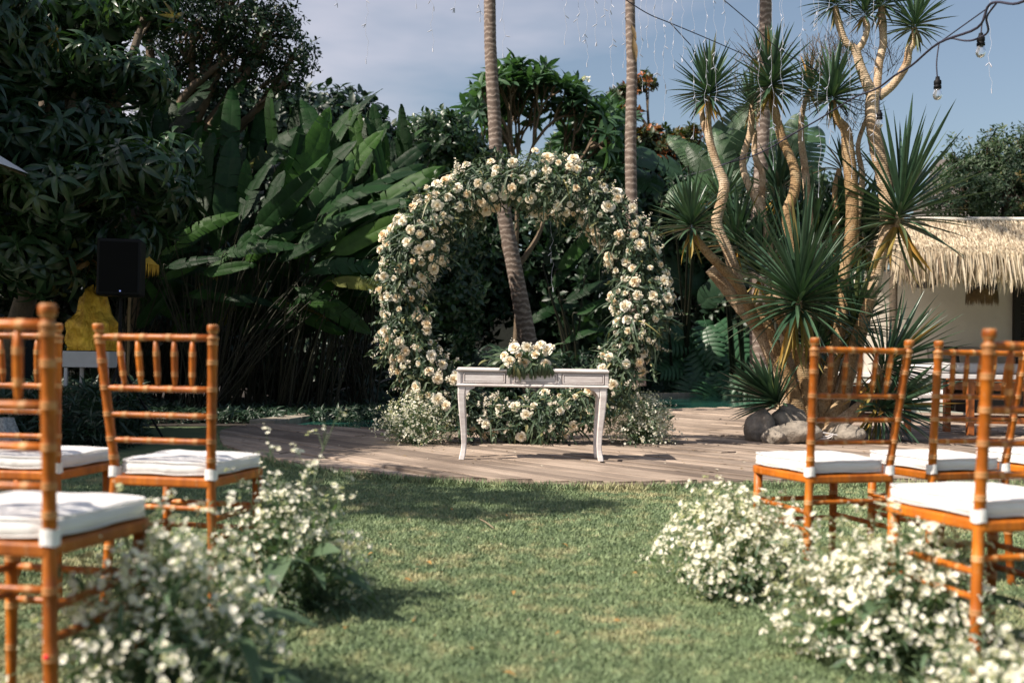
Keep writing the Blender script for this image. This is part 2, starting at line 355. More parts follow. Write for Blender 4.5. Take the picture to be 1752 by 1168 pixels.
# worn white paint on the table
m, t, bs, o = newmat('worn_white_paint'); M_paint = m
a = noise_n(t, 5, 6, .7, None, stretch=(.6, 3, 3)); b = noise_n(t, 26, 5, .75, None, stretch=(.5, 2, 2))
c = ramp(t, [(.35, (.52, .46, .44)), (.6, (.72, .68, .66))]); L(t, a.outputs[0], c.inputs[0])
e = ramp(t, [(.27, (.20, .13, .10)), (.33, (1, 1, 1))]); L(t, b.outputs[0], e.inputs[0])
mm = N(t, 'ShaderNodeMix', data_type='RGBA', blend_type='MULTIPLY'); mm.inputs[0].default_value = .8; L(t, c.outputs[0], mm.inputs[6]); L(t, e.outputs[0], mm.inputs[7])
L(t, mm.outputs[2], bs.inputs['Base Color']); bs.inputs['Roughness'].default_value = .55; bump(t, b.outputs[0], bs, .25, .003)
M_paintdk = plain('dark_groove', (.22, .15, .13), .8, var=.4, scale=40)  # dark brown backing that shows in the grooves round the drawer panels
# ringed palm bark (horizontal scars, real relief is modelled too)
m, t, bs, o = newmat('palm_bark'); M_palm = m; p = wpos(t)
wv = N(t, 'ShaderNodeTexWave', bands_direction='Z', ins={'Scale': 2.9, 'Distortion': 6.5, 'Detail': 4.0, 'Detail Scale': 2.2}); L(t, p, wv.inputs[0])
n = noise_n(t, 14, 5, .7, p, stretch=(1, 1, 2.5))
c = ramp(t, [(0, (.13, .095, .075)), (.80, (.21, .155, .125)), (.93, (.36, .30, .255)), (1, (.30, .24, .20))]); L(t, wv.outputs[1], c.inputs[0])
c2 = ramp(t, [(.3, (.6, .6, .6)), (.7, (1.2, 1.2, 1.2))]); L(t, n.outputs[0], c2.inputs[0])
mm = N(t, 'ShaderNodeMix', data_type='RGBA', blend_type='MULTIPLY'); mm.inputs[0].default_value = .9; L(t, c.outputs[0], mm.inputs[6]); L(t, c2.outputs[0], mm.inputs[7])
L(t, mm.outputs[2], bs.inputs['Base Color']); bs.inputs['Roughness'].default_value = .85; bump(t, mm.outputs[2], bs, .6, .03)
# yucca bark: pale tan to ochre, fine rings and scars
def ybark(name, a, b, hi):
    m, t, bs, o = newmat(name); p = wpos(t)
    wv = N(t, 'ShaderNodeTexWave', bands_direction='Z', ins={'Scale': 14.0, 'Distortion': 5.0, 'Detail': 3.0, 'Detail Scale': 2.0}); L(t, p, wv.inputs[0])
    n = noise_n(t, 5, 5, .7, p); c = ramp(t, [(.32, a), (.5, b), (.7, hi)]); L(t, n.outputs[0], c.inputs[0])
    v = noise_n(t, 70, 3, .7, p, stretch=(1, 1, .6)); cv = ramp(t, [(.35, (.5, .45, .4)), (.55, (1.1, 1.1, 1.1))]); L(t, v.outputs[0], cv.inputs[0])
    mm = N(t, 'ShaderNodeMix', data_type='RGBA', blend_type='MULTIPLY'); mm.inputs[0].default_value = .85; L(t, c.outputs[0], mm.inputs[6]); L(t, cv.outputs[0], mm.inputs[7])
    L(t, mm.outputs[2], bs.inputs['Base Color']); bs.inputs['Roughness'].default_value = .8
    ad = N(t, 'ShaderNodeMath', operation='ADD'); L(t, wv.outputs[1], ad.inputs[0]); L(t, v.outputs[0], ad.inputs[1]); bump(t, ad.outputs[0], bs, .38, .010)
    return m
M_yb = ybark('yucca_bark', (.28, .17, .09), (.46, .34, .22), (.62, .50, .37)); M_yo = ybark('ochre_yucca_bark', (.19, .11, .045), (.33, .21, .10), (.43, .33, .20))
M_thatch = leafmat('thatch_straw', [(0, (.20, .14, .09)), (.4, (.50, .40, .28)), (1, (.76, .65, .50))], .75, .12)
M_wall = plain('plaster_wall', (.78, .71, .61), .9, var=.12, scale=2, bmp=.002)
M_stone = plain('river_stone', (.33, .285, .235), .9, var=.6, scale=9, bmp=.05, bscale=22)
M_coping = plain('coping_stone', (.34, .30, .24), .85, var=.35, scale=8, bmp=.006)
M_gwall = plain('dark_block_wall', (.018, .022, .016), .95, var=.5, scale=3, bmp=.02)  # near-black, for the added wall that blocks horizon light
M_tile = plain('pale_tile', (.50, .56, .48), .35, var=.2, scale=5)
M_grout = plain('grout', (.35, .36, .32), .9)
M_orange = plain('orange_teak', (.42, .12, .025), .45, var=.35, scale=10, coat=.3)
M_dark = plain('dark_wicker', (.025, .02, .016), .7, var=.4, scale=60)
M_canvas = plain('white_canvas', (.66, .63, .62), .85, var=.1, scale=4, bmp=.004)
M_greycush = plain('grey_cushion', (.34, .29, .23), .9, var=.2, scale=6, bmp=.01)
M_black = plain('black_plastic', (.005, .005, .006), .6, var=.2, spec=.2)
M_white = plain('white_lacquer', (.55, .55, .57), .5, var=.1)
m, t, bs, o = newmat('gold_cloth'); M_gold = m
n = noise_n(t, 7, 4, .6, wpos(t)); c = ramp(t, [(.3, (.45, .23, .015)), (.7, (.95, .62, .07))]); L(t, n.outputs[0], c.inputs[0]); L(t, c.outputs[0], bs.inputs['Base Color'])
bs.inputs['Metallic'].default_value = .5; bs.inputs['Roughness'].default_value = .26; n4 = noise_n(t, 16, 5, .65, wpos(t), stretch=(1, 1, .45)); bump(t, n4.outputs[0], bs, 1.0, .05)
M_yellow = plain('yellow_cloth', (.62, .36, .03), .8, var=.2)
M_cable = plain('dark_cable', (.03, .028, .05), .6)
M_wire = plain('clear_white_wire', (.48, .50, .58), .4, var=.1)
m, t, bs, o = newmat('clear_glass'); M_glass = m
bs.inputs['Base Color'].default_value = (.9, .92, .95, 1); bs.inputs['Roughness'].default_value = .03; bs.inputs['Transmission Weight'].default_value = .9; bs.inputs['IOR'].default_value = 1.15
m, t, bs, o = newmat('pool_water'); M_water = m; p = wpos(t)
n = noise_n(t, 3.5, 4, .55, p); n1 = noise_n(t, .5, 3, .5, p); c = ramp(t, [(.3, (.014, .075, .062)), (.7, (.03, .13, .105))]); L(t, n1.outputs[0], c.inputs[0]); L(t, c.outputs[0], bs.inputs['Base Color'])
bs.inputs['Roughness'].default_value = .06; bs.inputs['IOR'].default_value = 1.33; bump(t, n.outputs[0], bs, .12, .03)
m, t, bs, o = newmat('red_dot'); M_red = m; bs.inputs['Base Color'].default_value = (.8, .01, .02, 1)
m, t, bs, o = newmat('blue_led'); M_led = m; bs.inputs['Emission Color'].default_value = (.05, .12, .6, 1); bs.inputs['Emission Strength'].default_value = .5

# ================================================================== SETTING
b = MB(); b.add([[-120, -60, 0], [120, -60, 0], [120, 160, 0], [-120, 160, 0]], [[0, 1, 2, 3]])
tag(b.build('lawn', M_lawn), 'green lawn with dry tan patches between the two seating blocks', kind='structure')
def poly_sheet(name, P, z, mat, label):
    P = np.array(P)[:, :2]; me = bpy.data.meshes.new(name); me.from_pydata([(x, y, z) for x, y in P], [], [list(range(len(P)))]); me.materials.append(mat); me.update()
    o = bpy.data.objects.new(name, me); COL.objects.link(o); return tag(o, label, kind='structure')
# ---- deck outline (world, z = .05)
ZD = .05
front = [(375,737),(385,762),(450,779),(560,797),(700,810),(850,819),(1000,823),(1180,822),(1320,820),(1500,818),(1850,814)]
rear = [(1900,704),(1700,706),(1550,704),(1400,702),(1290,697),(1180,698),(1100,704),(1000,722),(900,735),(760,737),(650,733),(560,727),(480,722),(400,728)]
def dense(pp, h, n=4):
    P = np.array([gnd(x, y, h) for x, y in pp]); return smooth_path(P, None, n)[0]
FR = dense(front, ZD); RE = dense(rear, ZD); DECK = np.vstack([FR, RE])[:, :2]
deck = thing('wooden_deck', 'weathered grey brown plank deck curving behind the lawn', None, (0, 0, 0), kind='structure')
ua = np.array([math.cos(DECK_A), math.sin(DECK_A)]); va = np.array([-ua[1], ua[0]])
UV = np.stack([DECK @ ua, DECK @ va], 1)
def crossings(v):
    xs = []
    for i in range(len(UV)):
        a, c = UV[i], UV[(i+1) % len(UV)]
        if (a[1] < v) != (c[1] < v): xs.append(a[0]+(v-a[1])/(c[1]-a[1])*(c[0]-a[0]))
    return sorted(xs)
v = UV[:, 1].min()+.01
while v < UV[:, 1].max():
    wd = rs.uniform(.165, .20); A, B = crossings(v+.004), crossings(v+wd-.026)
    if len(A) == len(B) and len(A) >= 2:
        for i in range(0, len(A)-1, 2):
            cuts = [0.0]; ln = max(A[i+1]-A[i], B[i+1]-B[i])
            if ln > 3.4:
                x = rs.uniform(1.2, 3.4)
                while x < ln-.8: cuts.append(x/ln); x += rs.uniform(2.4, 3.6)
            cuts.append(1.0)
            for k in range(len(cuts)-1):
                a0 = A[i]+(A[i+1]-A[i])*cuts[k]; a1 = A[i]+(A[i+1]-A[i])*cuts[k+1]-.006; b0 = B[i]+(B[i+1]-B[i])*cuts[k]; b1 = B[i]+(B[i+1]-B[i])*cuts[k+1]-.006
                zt = ZD+rs.uniform(-.010, .009); tilt = rs.uniform(-.006, .006); jj = rs.uniform(-.002, .003)
                q = [(a0, v+.004+jj, zt), (a1, v+.004-jj, zt), (b1, v+wd-.026, zt+tilt), (b0, v+wd-.026, zt+tilt)]
                ch = .006
                V = []
                c0 = np.mean([[x[0], x[1]] for x in q], 0)
                for lv, (dz, ins) in enumerate(((0, ch), (-ch, 0), (-.045, 0))):
                    for (x, y, z) in q:
                        yy = y + (ins if y < c0[1] else -ins); pt = ua*x + va*yy; V.append([pt[0], pt[1], z+dz])
                F = [[0, 1, 2, 3]]+[[l*4+(j+1) % 4, l*4+j, (l+1)*4+j, (l+1)*4+(j+1) % 4] for l in (0, 1) for j in range(4)]
                mb = MB(); mb.add(V, F); mb.build('plank', M_deck, deck, smooth=False)
    v += wd
b = MB(); n = len(FR)
V = [[x, y, z] for (x, y, _) in FR for z in (-.02, ZD-.014)]; W = [[x, y-.022, z] for (x, y, _) in FR for z in (-.02, ZD-.014)]
b.add(V+W, [[2*n+2*i, 2*n+2*i+2, 2*n+2*i+3, 2*n+2*i+1] for i in range(n-1)]+[[2*n+2*i+1, 2*n+2*i+3, 2*i+3, 2*i+1] for i in range(n-1)])
b.build('fascia_board', M_deck, deck, smooth=False)
b = MB(); P = [DECK.mean(0)]; me = bpy.data.meshes.new('deck_base_sheet'); me.from_pydata([(x, y, .006) for x, y in DECK], [], [list(range(len(DECK)))]); me.materials.append(M_soil); o = bpy.data.objects.new('sub_base', me); COL.objects.link(o); o.parent = deck  # dark soil-coloured sheet close under the boards
# ---- pool
far = [(470,719),(560,707),(650,700),(800,690),(1000,679),(1130,673),(1280,672),(1420,673)]
FA = dense(far, .09); NE = dense([(1420,703)]+rear[4:-1], .09)
poly_sheet('pool_water', np.vstack([FA, NE]), .015, M_water, 'dark teal swimming pool water behind the deck')
cop = thing('pool_coping', 'pale stone coping along the far edge of the pool', None, kind='structure')
for i in range(0, len(FA)-2, 1):
    a, c = FA[i], FA[i+1]; d = unit(c-a); nn = np.array([-d[1], d[0], 0]); nn = nn if nn[1] > 0 else -nn; a = a+d*.008
    q = [a, c, c+nn*.32, a+nn*.32]; V = [[p[0], p[1], z] for z in (-.02, .09+rs.uniform(-.003, .003)) for p in q]
    mb = MB(); mb.add(V, [[4, 5, 6, 7], [0, 1, 5, 4], [1, 2, 6, 5], [2, 3, 7, 6], [3, 0, 4, 7]]); mb.build('coping_slab', M_coping, cop, smooth=False, bevel=.01)
# ---- planting beds (dark soil) and a dark wall added to block horizon light
bedP = np.vstack([FA+[0, .33, 0], [[14, 30, 0], [14, 60, 0], [-30, 60, 0], [-30, 11.5, 0], [-5.5, 11.2, 0]]])
poly_sheet('planting_bed', bedP, .006, M_soil, 'dark soil under the trees and shrubs')
gw = thing('light_block_wall', 'dark wall added behind the plants to block light from the horizon', 'wall')
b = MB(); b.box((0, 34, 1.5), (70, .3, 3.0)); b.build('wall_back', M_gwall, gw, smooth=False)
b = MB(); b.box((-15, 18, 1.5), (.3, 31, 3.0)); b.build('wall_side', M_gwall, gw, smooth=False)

# ---- grass blades over the near lawn
b = MB(); NG = 460000
yy = 1.3+(rs.rand(NG)**1.5)*6.6; xx = (rs.rand(NG)-.5)*2*(.60*yy+.35)
pt = np.stack([xx, yy], 1)
def inside(P, poly):
    r = np.zeros(len(P), bool); x, y = P[:, 0], P[:, 1]; j = len(poly)-1
    for i in range(len(poly)):
        xi, yi = poly[i]; xj, yj = poly[j]
        if yi != yj: r ^= ((yi > y) != (yj > y)) & (x < (xj-xi)*(y-yi)/(yj-yi)+xi)
        j = i
    return r
pt = pt[~inside(pt, DECK)]; n = len(pt)
an = rs.rand(n)*2*PI; hh = rs.uniform(.005, .015, n)*(1+.05*pt[:, 1]); ww = rs.uniform(.0011, .0022, n)*(1+.22*pt[:, 1]); le = rs.normal(0, .55, (n, 2))*hh[:, None]
V = np.zeros((n, 3, 3)); V[:, 0, 0] = pt[:, 0]-np.cos(an)*ww; V[:, 0, 1] = pt[:, 1]-np.sin(an)*ww; V[:, 1, 0] = pt[:, 0]+np.cos(an)*ww; V[:, 1, 1] = pt[:, 1]+np.sin(an)*ww
V[:, 2, :2] = pt+le; V[:, 2, 2] = hh
b.add(V.reshape(-1, 3), np.arange(n*3).reshape(-1, 3), 0, np.repeat(rs.rand(n), 3))
tag(b.build('grass', M_blade), 'short grass blades covering the lawn', 'grass', kind='stuff')
# ---- longer fringe where the lawn meets the deck
b = MB(); n = 7000; ii = rs.rand(n)*(len(FR)-1); i0 = ii.astype(int); fr = (ii-i0)[:, None]; P = FR[i0]*(1-fr)+FR[np.minimum(i0+1, len(FR)-1)]*fr
P[:, 1] -= .03+np.abs(rs.normal(0, .05, n)); P[:, 2] = 0
lf = leaf(2, .10, .3, .3); b.inst(lf, P, np.stack([rs.normal(0, .5, n), rs.normal(0, .5, n), np.ones(n)], 1), np.stack([rs.normal(0, 1, n), rs.normal(0, 1, n), np.zeros(n)], 1), rs.uniform(.03, .075, n))
tag(b.build('edge_grass', M_blade), 'longer grass along the front edge of the deck', 'grass', kind='stuff')
# ---- fallen leaves
fl = MB(); fl.add(*leaf(4, .45, .5, .35)); fme = fl.mesh('fallen_leaf', plain('fallen_leaf', (.38, .22, .06), .7, var=.4, scale=30))
FLL = ['yellow leaf lying in the very middle of the lawn', 'orange leaf on the near lawn toward the left flower clump']
for qi, (px, py) in enumerate([(883,1010),(705,1062),(865,880),(1020,835),(640,945),(770,870),(960,930),(590,1075),(1090,980),(1180,830),(1010,890),(730,960),(960,1080),(1050,1060),(810,1110),(1230,1050),(690,990),(860,1150),(915,905)]):
    p = gnd(px, py, .02); a = rs.rand()*6.28; o = link('fallen_leaf', fme, None, M=frameM(p, (math.cos(a), math.sin(a), .2), (rs.normal(0, .3), rs.normal(0, .3), 1), rs.uniform(.022, .042)))
    tag(o, FLL[qi] if qi < 2 else 'small curled yellow leaf lying on the lawn', 'fallen leaf', 'fallen leaves on the lawn')
lt = MB(); n = 900; yy = 1.8+rs.rand(n)**.8*5.4; P = np.stack([(rs.rand(n)-.5)*1.1*yy, yy, rs.uniform(.008, .016, n)], 1); P = P[~inside(P, DECK)]; n = len(P)
lt.inst(leaf(2, .35, .4, .2), P, rs.normal(0, 1, (n, 3))*[1, 1, .15], rs.normal(0, .3, (n, 3))+[0, 0, 1], rs.uniform(.006, .022, n))
tag(lt.build('leaf_litter', leafmat('litter', [(0, (.16, .10, .04)), (.6, (.42, .32, .16)), (1, (.60, .52, .38))], .8, .1)), 'tiny dry leaf bits and petals strewn over the lawn', 'litter', kind='stuff')
lt = MB(); n = 420; k_ = rs.rand(n)*(len(FR)-1); P = np.stack([rs.uniform(-3, 5, n), rs.uniform(7.2, 11.5, n), np.full(n, ZD+.012)], 1); P = P[inside(P, DECK)]; n = len(P)
lt.inst(leaf(2, .35, .4, .2), P, rs.normal(0, 1, (n, 3))*[1, 1, .1], rs.normal(0, .2, (n, 3))+[0, 0, 1], rs.uniform(.012, .045, n))
tag(lt.build('deck_litter', M_drystem0), 'small dry leaves and petals lying on the deck boards', 'litter', kind='stuff')
o = MB().tube(smooth_path([gnd(822,888,.02), gnd(832,893,.03), gnd(845,903,.02)])[0], [.003]*11, 5).build('dry_twig', M_thatch); tag(o, 'thin dry straw twig lying on the lawn', 'twig')

# ================================================================== CHAIRS
def turned(length, r, nodes, k=12, taper=None, ringr=1.11, finial=False):
    """a bamboo-turned stick along +Z with double rings at the nodes; second material on the rings"""
    prof = []; mi = []
    def add(rr, z, m): prof.append((rr, z)); mi.append(m)
    add(.0005, 0, 0); zs = sorted(nodes); tp = taper or (lambda z: 1.0); last = 0
    add(r*tp(0), 0, 0)
    for z in zs:
        for j in range(1, 4): zz = last+(z-.009-last)*j/4; add(r*tp(zz)*(1-.03*math.sin(j/4*PI)), zz, 0)
        q = r*tp(z)
        add(q, z-.009, 0); add(q*ringr, z-.006, 1); add(q*ringr*.99, z-.002, 1); add(q*.97, z, 1); add(q*ringr*.99, z+.002, 1); add(q*ringr, z+.006, 1); add(q, z+.009, 0)
        last = z+.009
    if finial:
        add(r, length-.052, 0); add(r*1.22, length-.046, 1); add(r*1.22, length-.040, 1); add(r*.8, length-.034, 0); add(r*.8, length-.028, 1); add(r*1.18, length-.020, 0); add(r*1.2, length-.004, 1); add(r*.9, length, 1)
    else: add(r*tp(length), length, 0)
    add(.0005, prof[-1][1], 0)
    return prof, mi
def stick(a, c, r, nodes, taper=None, finial=False, k=12):
    a, c = np.array(a, float), np.array(c, float); ln = np.linalg.norm(c-a); z = (c-a)/ln
    x = unit(np.cross([0, 1, .01], z)); y = np.cross(z, x); M = np.stack([x, y, z], 1)
    pr, mi = turned(ln, r, [q*ln for q in nodes], taper=taper, finial=finial)
    b = MB(); b.lathe(pr, k, M, a, mis=mi); return b
CH = thing('chair', '', 'chair')   # local: back at y=0, front at +y
def sx(s, z):   # half spacing of the back posts by height
    return s*(.166+.031*max(0, (z-.44)/.48)+.055*(.44-min(z, .44)))
def by(z): return -.070*max(0, (z-.44)/.48) - .012*(1-min(z, .44)/.44)
for s in (-1, 1):
    zs = [0, .44, .92]; pts, _ = smooth_path([(sx(s, z), by(z), z) for z in (0, .22, .44, .6, .76, .92)], None, 3)
    pr, mi = turned(.92, .0148, [.10, .20, .335, .49, .548+.002, .63, .715, .80, .862], finial=True); V0 = MB().lathe(pr, 14, None, (0, 0, 0), mis=mi)
    V = V0.v[0]; V[:, 0] += np.array([sx(s, z) for z in V[:, 2]]); V[:, 1] += np.array([by(z) for z in V[:, 2]]); V0.build('back_post', [M_wood, M_ring], CH)
    tp = lambda z: .72+.28*min(1, z/.36)
    stick((s*.172, .352, 0), (s*.170, .338, .41), .0165, [.25, .5, .78], taper=tp).build('front_leg', [M_wood, M_ring], CH)
    stick((s*.177, -.01, .235), (s*.170, .342, .235), .0095, [.2, .5, .8]).build('stretcher', [M_wood, M_ring], CH)
    stick((s*.174, -.008, .30), (s*.170, .342, .30), .0095, [.2, .5, .8]).build('stretcher', [M_wood, M_ring], CH)
for z in (.335,): stick((-.165, by(z), z), (.165, by(z), z), .0085, [.12, .37, .62, .87]).build('stretcher', [M_wood, M_ring], CH)
for z in (.30, .22): stick((-.168, .343, z), (.168, .343, z), .0095, [.12, .37, .62, .87]).build('stretcher', [M_wood, M_ring], CH)
for z, r in ((.878, .0108), (.715, .0098), (.63, .0092), (.548, .0092)):
    o = stick((-sx(1, z)+.008, by(z), z), (sx(1, z)-.008, by(z), z), r, [.14, .38, .62, .86]).build('top_rail' if z > .8 else 'back_rail', [M_wood, M_ring], CH)
for i in range(5):
    x0 = (i-2)*.058; x1 = (i-2)*.063
    tp = lambda z: .52+.62*math.sin(min(1, max(0, z/.155))*PI)**.55
    stick((x0, by(.722), .722), (x1, by(.87), .870), 0.0088, [.27, .7], taper=tp, k=10).build('spindle', [M_wood, M_ring], CH)
# seat frame: four shaped rails
def slabpoly(P, z0, z1, name, mat, bev=.004):
    n = len(P); V = [[x, y, z] for z in (z0, z1) for x, y in P]
    me = bpy.data.meshes.new(name); me.from_pydata(V, [], [list(range(n))[::-1], list(range(n, 2*n))]+[[i, (i+1) % n, n+(i+1) % n, n+i] for i in range(n)])
    me.materials.append(mat); me.update(); o = bpy.data.objects.new(name, me); COL.objects.link(o); o.parent = CH
    q = o.modifiers.new('b', 'BEVEL'); q.width = bev; q.segments = 3; q.limit_method = 'ANGLE'; return o
slabpoly([(-.172, -.016), (.172, -.016), (.194, .325), (.18, .365), (.10, .378), (-.10, .378), (-.18, .365), (-.194, .325)], .402, .432, 'seat_frame', M_wood, .007)
# cushion: rounded pad with a piped edge and soft top
def pad(hw0, hw1, y0, y1, z0, z1, nx=22, ny=22):
    V = []; F = []; b = MB()
    def P(u, vv, s):   # u,v in -1..1
        e = 7.0; rr = (abs(u)**e+abs(vv)**e)**(1/e); uu, v2 = u, vv
        if rr > 0: m_ = max(abs(u), abs(vv)); uu, v2 = u*m_/rr, vv*m_/rr
        hw = hw0+(hw1-hw0)*(v2+1)/2; x = hw*uu; y = y0+(y1-y0)*(v2+1)/2; d = max(abs(u), abs(vv))
        h = (1-d**9)**.5 if d < 1 else 0; zc = (z0+z1)/2; hz = (z1-z0)/2
        wr = (.0030*math.sin(u*7+vv*4)*math.sin(vv*6-u*2)+.0020*math.sin(u*15+vv*11+1)*math.sin(vv*3+u*5))*(1-d**4)
        z = zc + s*hz*(.35+.65*h) + (s > 0)*((.006*(1-d*d))+wr)
        return x, y, z
    G = np.linspace(-1, 1, nx+1); G = np.sign(G)*(1-(1-np.abs(G))**1.5)
    for s in (1, -1):
        V = [P(u, q, s) for q in G for u in G]; F = []
        for j in range(nx):
            for i in range(nx):
                a = j*(nx+1)+i; f = [a, a+1, a+nx+2, a+nx+1]; F.append(f if s > 0 else f[::-1])
        b.add(V, F)
    n1 = nx+1; per = [i for i in range(n1)]+[j*n1+nx for j in range(1, n1)]+[nx*n1+i for i in range(nx-1, -1, -1)]+[j*n1 for j in range(nx-1, 0, -1)]
    off = n1*n1; b.f.append((np.array([[per[i], off+per[i], off+per[(i+1) % len(per)], per[(i+1) % len(per)]] for i in range(len(per))]), 0))
    return b
cu = pad(.164, .190, -.002, .372, .433, .484); cuo = cu.build('cushion', M_cush, CH)
for zp in (.4415, .4785):
    pl_ = []
    for a in np.linspace(0, 2*PI, 72, endpoint=False):
        u, vv = math.cos(a), math.sin(a); e = 7.0; q = (abs(u)**e+abs(vv)**e)**(1/e); uu, v2 = u/q, vv/q; hw = .164+.026*(v2+1)/2; pl_.append([hw*uu*.996, -.002+.374*(v2+1)/2, zp+.0015*math.sin(a*6)])
    pl_.append(pl_[0]); MB().tube(pl_, .0026, 5, cap=False).build('piping', M_cush, cuo)
for s in (-1, 1):
    b = MB(); V = []; k = 14
    for z in (.428, .462):
        for r in (.0172, .0186):
            for j in range(k): a = j/k*2*PI; V.append([s*.167+r*math.cos(a)*1.1, by(.44)+r*math.sin(a)*1.05, z+.002*math.sin(a*3)])
    F = [];
    for j in range(k):
        q = (j+1) % k; F += [[k+j, k+q, 3*k+q, 3*k+j], [q, j, 2*k+j, 2*k+q], [2*k+j, 3*k+j, 3*k+q, 2*k+q], [j, q, k+q, k+j]]
    b.add(V, F); b.build('tie_band', M_cush, cuo, smooth=False)
GA = 'bamboo-turned chairs set out in rows either side of the lawn'
def put(src, x, y, a, label): return clone(src, (x, y, 0), a, label, GA)
CH.location = (-1.116, 3.21, 0); CH.rotation_euler = (0, 0, R(-10)); CH['group'] = GA
CH['label'] = 'chair on the left whose complete backrest shows, its post behind the tall flower clump'
c1 = put(CH, -1.108, 2.085, R(-10), 'nearest chair on the left, its post carrying a red dot')
b = MB(); b.lathe([(.0004, 0), (.006, 0), (.006, .002), (.0004, .0022)], 12, rotm('X', R(90)), (.179, by(.205)-.0142, .205)); b.build('red_light_spot', M_red, c1)  # red spot of light on the post, modelled as a coloured disc
put(CH, -1.668, 3.32, R(-5), 'left-hand chair seen through the backrest of the nearest left chair')
put(CH, 1.226, 3.60, R(17), 'chair at the aisle on the right, in front of the boulders, its whole backrest clear')
put(CH, 1.728, 3.76, R(17), 'middle chair on the right, just right of the aisle chair in its row')
put(CH, 1.363, 2.60, R(15), 'nearest chair on the right, the tall post crossing the thatched hut')
put(CH, 2.262, 3.98, R(18), 'chair at the right edge of the frame of which mostly the white cushion shows')

# ================================================================== TABLE
ty = 7.74; tl = gnd(785, 792, ZD); tr_ = gnd(1040, 796, ZD)
TW, TD, TH = 1.19, .36, .715
T = thing('console_table', 'distressed white console table with drawers and curved legs on the deck', 'table', ((at(911, 700, ty)[0]), ty, ZD+.003), R(1.5))
def prof_slab(name, w, d, prof, mat):   # profile [(inset,z)] round a rectangle
    V = []; F = []
    for ins, z in prof: V += [[-w/2+ins, ins, z], [w/2-ins, ins, z], [w/2-ins, d-ins, z], [-w/2+ins, d-ins, z]]
    for i in range(len(prof)-1):
        for j in range(4): F.append([i*4+j, i*4+(j+1) % 4, i*4+4+(j+1) % 4, i*4+4+j])
    F += [[3, 2, 1, 0]]; n = len(prof)*4; F += [[n-4, n-3, n-2, n-1]]
    mb = MB(); mb.add(V, F); return mb.build(name, mat, T, smooth=False, bevel=.0015)
prof_slab('table_top', TW, TD, [(.016, TH-.032), (.002, TH-.026), (0, TH-.018), (.001, TH-.012), (.008, TH-.009), (.010, TH)], M_paint)
prof_slab('lower_moulding', TW, TD, [(.014, TH-.148), (.001, TH-.142), (.001, TH-.132), (.012, TH-.126)], M_paint)
b = MB(); b.box((0, TD/2, TH-.0795), (TW-.05, TD-.05, .092)); b.build('apron', M_paint, T, smooth=False)
for cx, wd, nm in ((-.378, .33, 'drawer'), (.02, .34, 'drawer'), (.395, .33, 'drawer')):
    b = MB(); b.box((cx, .0225, TH-.0795), (wd, .006, .082)); d = b.build(nm, M_paintdk, T, smooth=False)
    b = MB(); z = TH-.0795
    for (x, zz, a, h) in ((0, .0345, wd-.006, .009), (0, -.0345, wd-.006, .009), (-wd/2+.0075, 0, .009, .060), (wd/2-.0075, 0, .009, .060)): b.box((cx+x, .0165, z+zz), (a, .008, h))
    b.build('drawer_frame', M_paint, d, smooth=False, bevel=.002)
    b = MB(); b.box((cx, .0185, z), (wd-.032, .005, .052)); b.build('drawer_panel', M_paint, d, smooth=False, bevel=.0015)
    b = MB(); b.lathe([(.0002, 0), (.004, 0), (.004, .008), (.008, .013), (.006, .019), (.0002, .020)], 10, rotm('X', R(90)), (cx, .014, z)); 
for x in (-.575, -.192, .2075, .578):
    b = MB(); b.box((x, .019, TH-.0795), (.028, .01, .088)); b.build('stile', M_paint, T, smooth=False, bevel=.002)
def cab(s, f):   # cabriole leg: square section swept along an S curve towards the outside corner
    pts = []; H = TH-.150
    for t_ in np.linspace(0, 1, 22):
        z = H*(1-t_); o_ = .012*math.sin(min(t_*2.2, 1)*PI/2) - .034*math.sin((t_-.1)*PI*.62)*(t_ > .1) + .016*max(0, (t_-.78)/.22)**1.6
        w_ = .064 if t_ < .04 else (.062-.024*min(1, (t_-.04)/.78)**.8+.012*max(0, (t_-.86)/.14))
        if t_ > .955: w_ *= .86
        pts.append((o_, z, w_))
    V = []; F = []
    for i, (o_, z, w_) in enumerate(pts):
        cx, cy = s*(TW/2-.045+o_), (.045-o_*.8) if f else (TD-.045+o_*.8); h = w_/2
        c_ = h*.72
        for (a, e) in ((-h, -c_), (-c_, -h), (c_, -h), (h, -c_), (h, c_), (c_, h), (-c_, h), (-h, c_)): V.append([cx+a, cy+e, z])
    n = len(pts)
    for i in range(n-1):
        for j in range(8): F.append([i*8+j, (i+1)*8+j, (i+1)*8+(j+1) % 8, i*8+(j+1) % 8])
    mb = MB(); mb.add(V, F); mb.add(V[-8:], [[7, 6, 5, 4, 3, 2, 1, 0]])
    # scrolled knee bracket
    B = []; x0 = s*(TW/2-.075); H2 = H+.001; y_ = .028 if f else TD-.028
    kk = [(0, 0), (.075, 0), (.066, -.012), (.045, -.018), (.030, -.030), (.014, -.05), (0, -.075)]
    V = [[x0-s*a, y_+e, H2+z] for e in (-.012, .012) for a, z in kk]; m_ = len(kk)
    mb.add(V, [[(i), (i+1) % m_, m_+(i+1) % m_, m_+i] for i in range(m_)]); mb.add(V, [list(range(m_)), list(range(2*m_-1, m_-1, -1))])
    return mb
for s in (-1, 1):
    for f in (1, 0): cab(s, f).build('leg', M_paint, T, smooth=False)

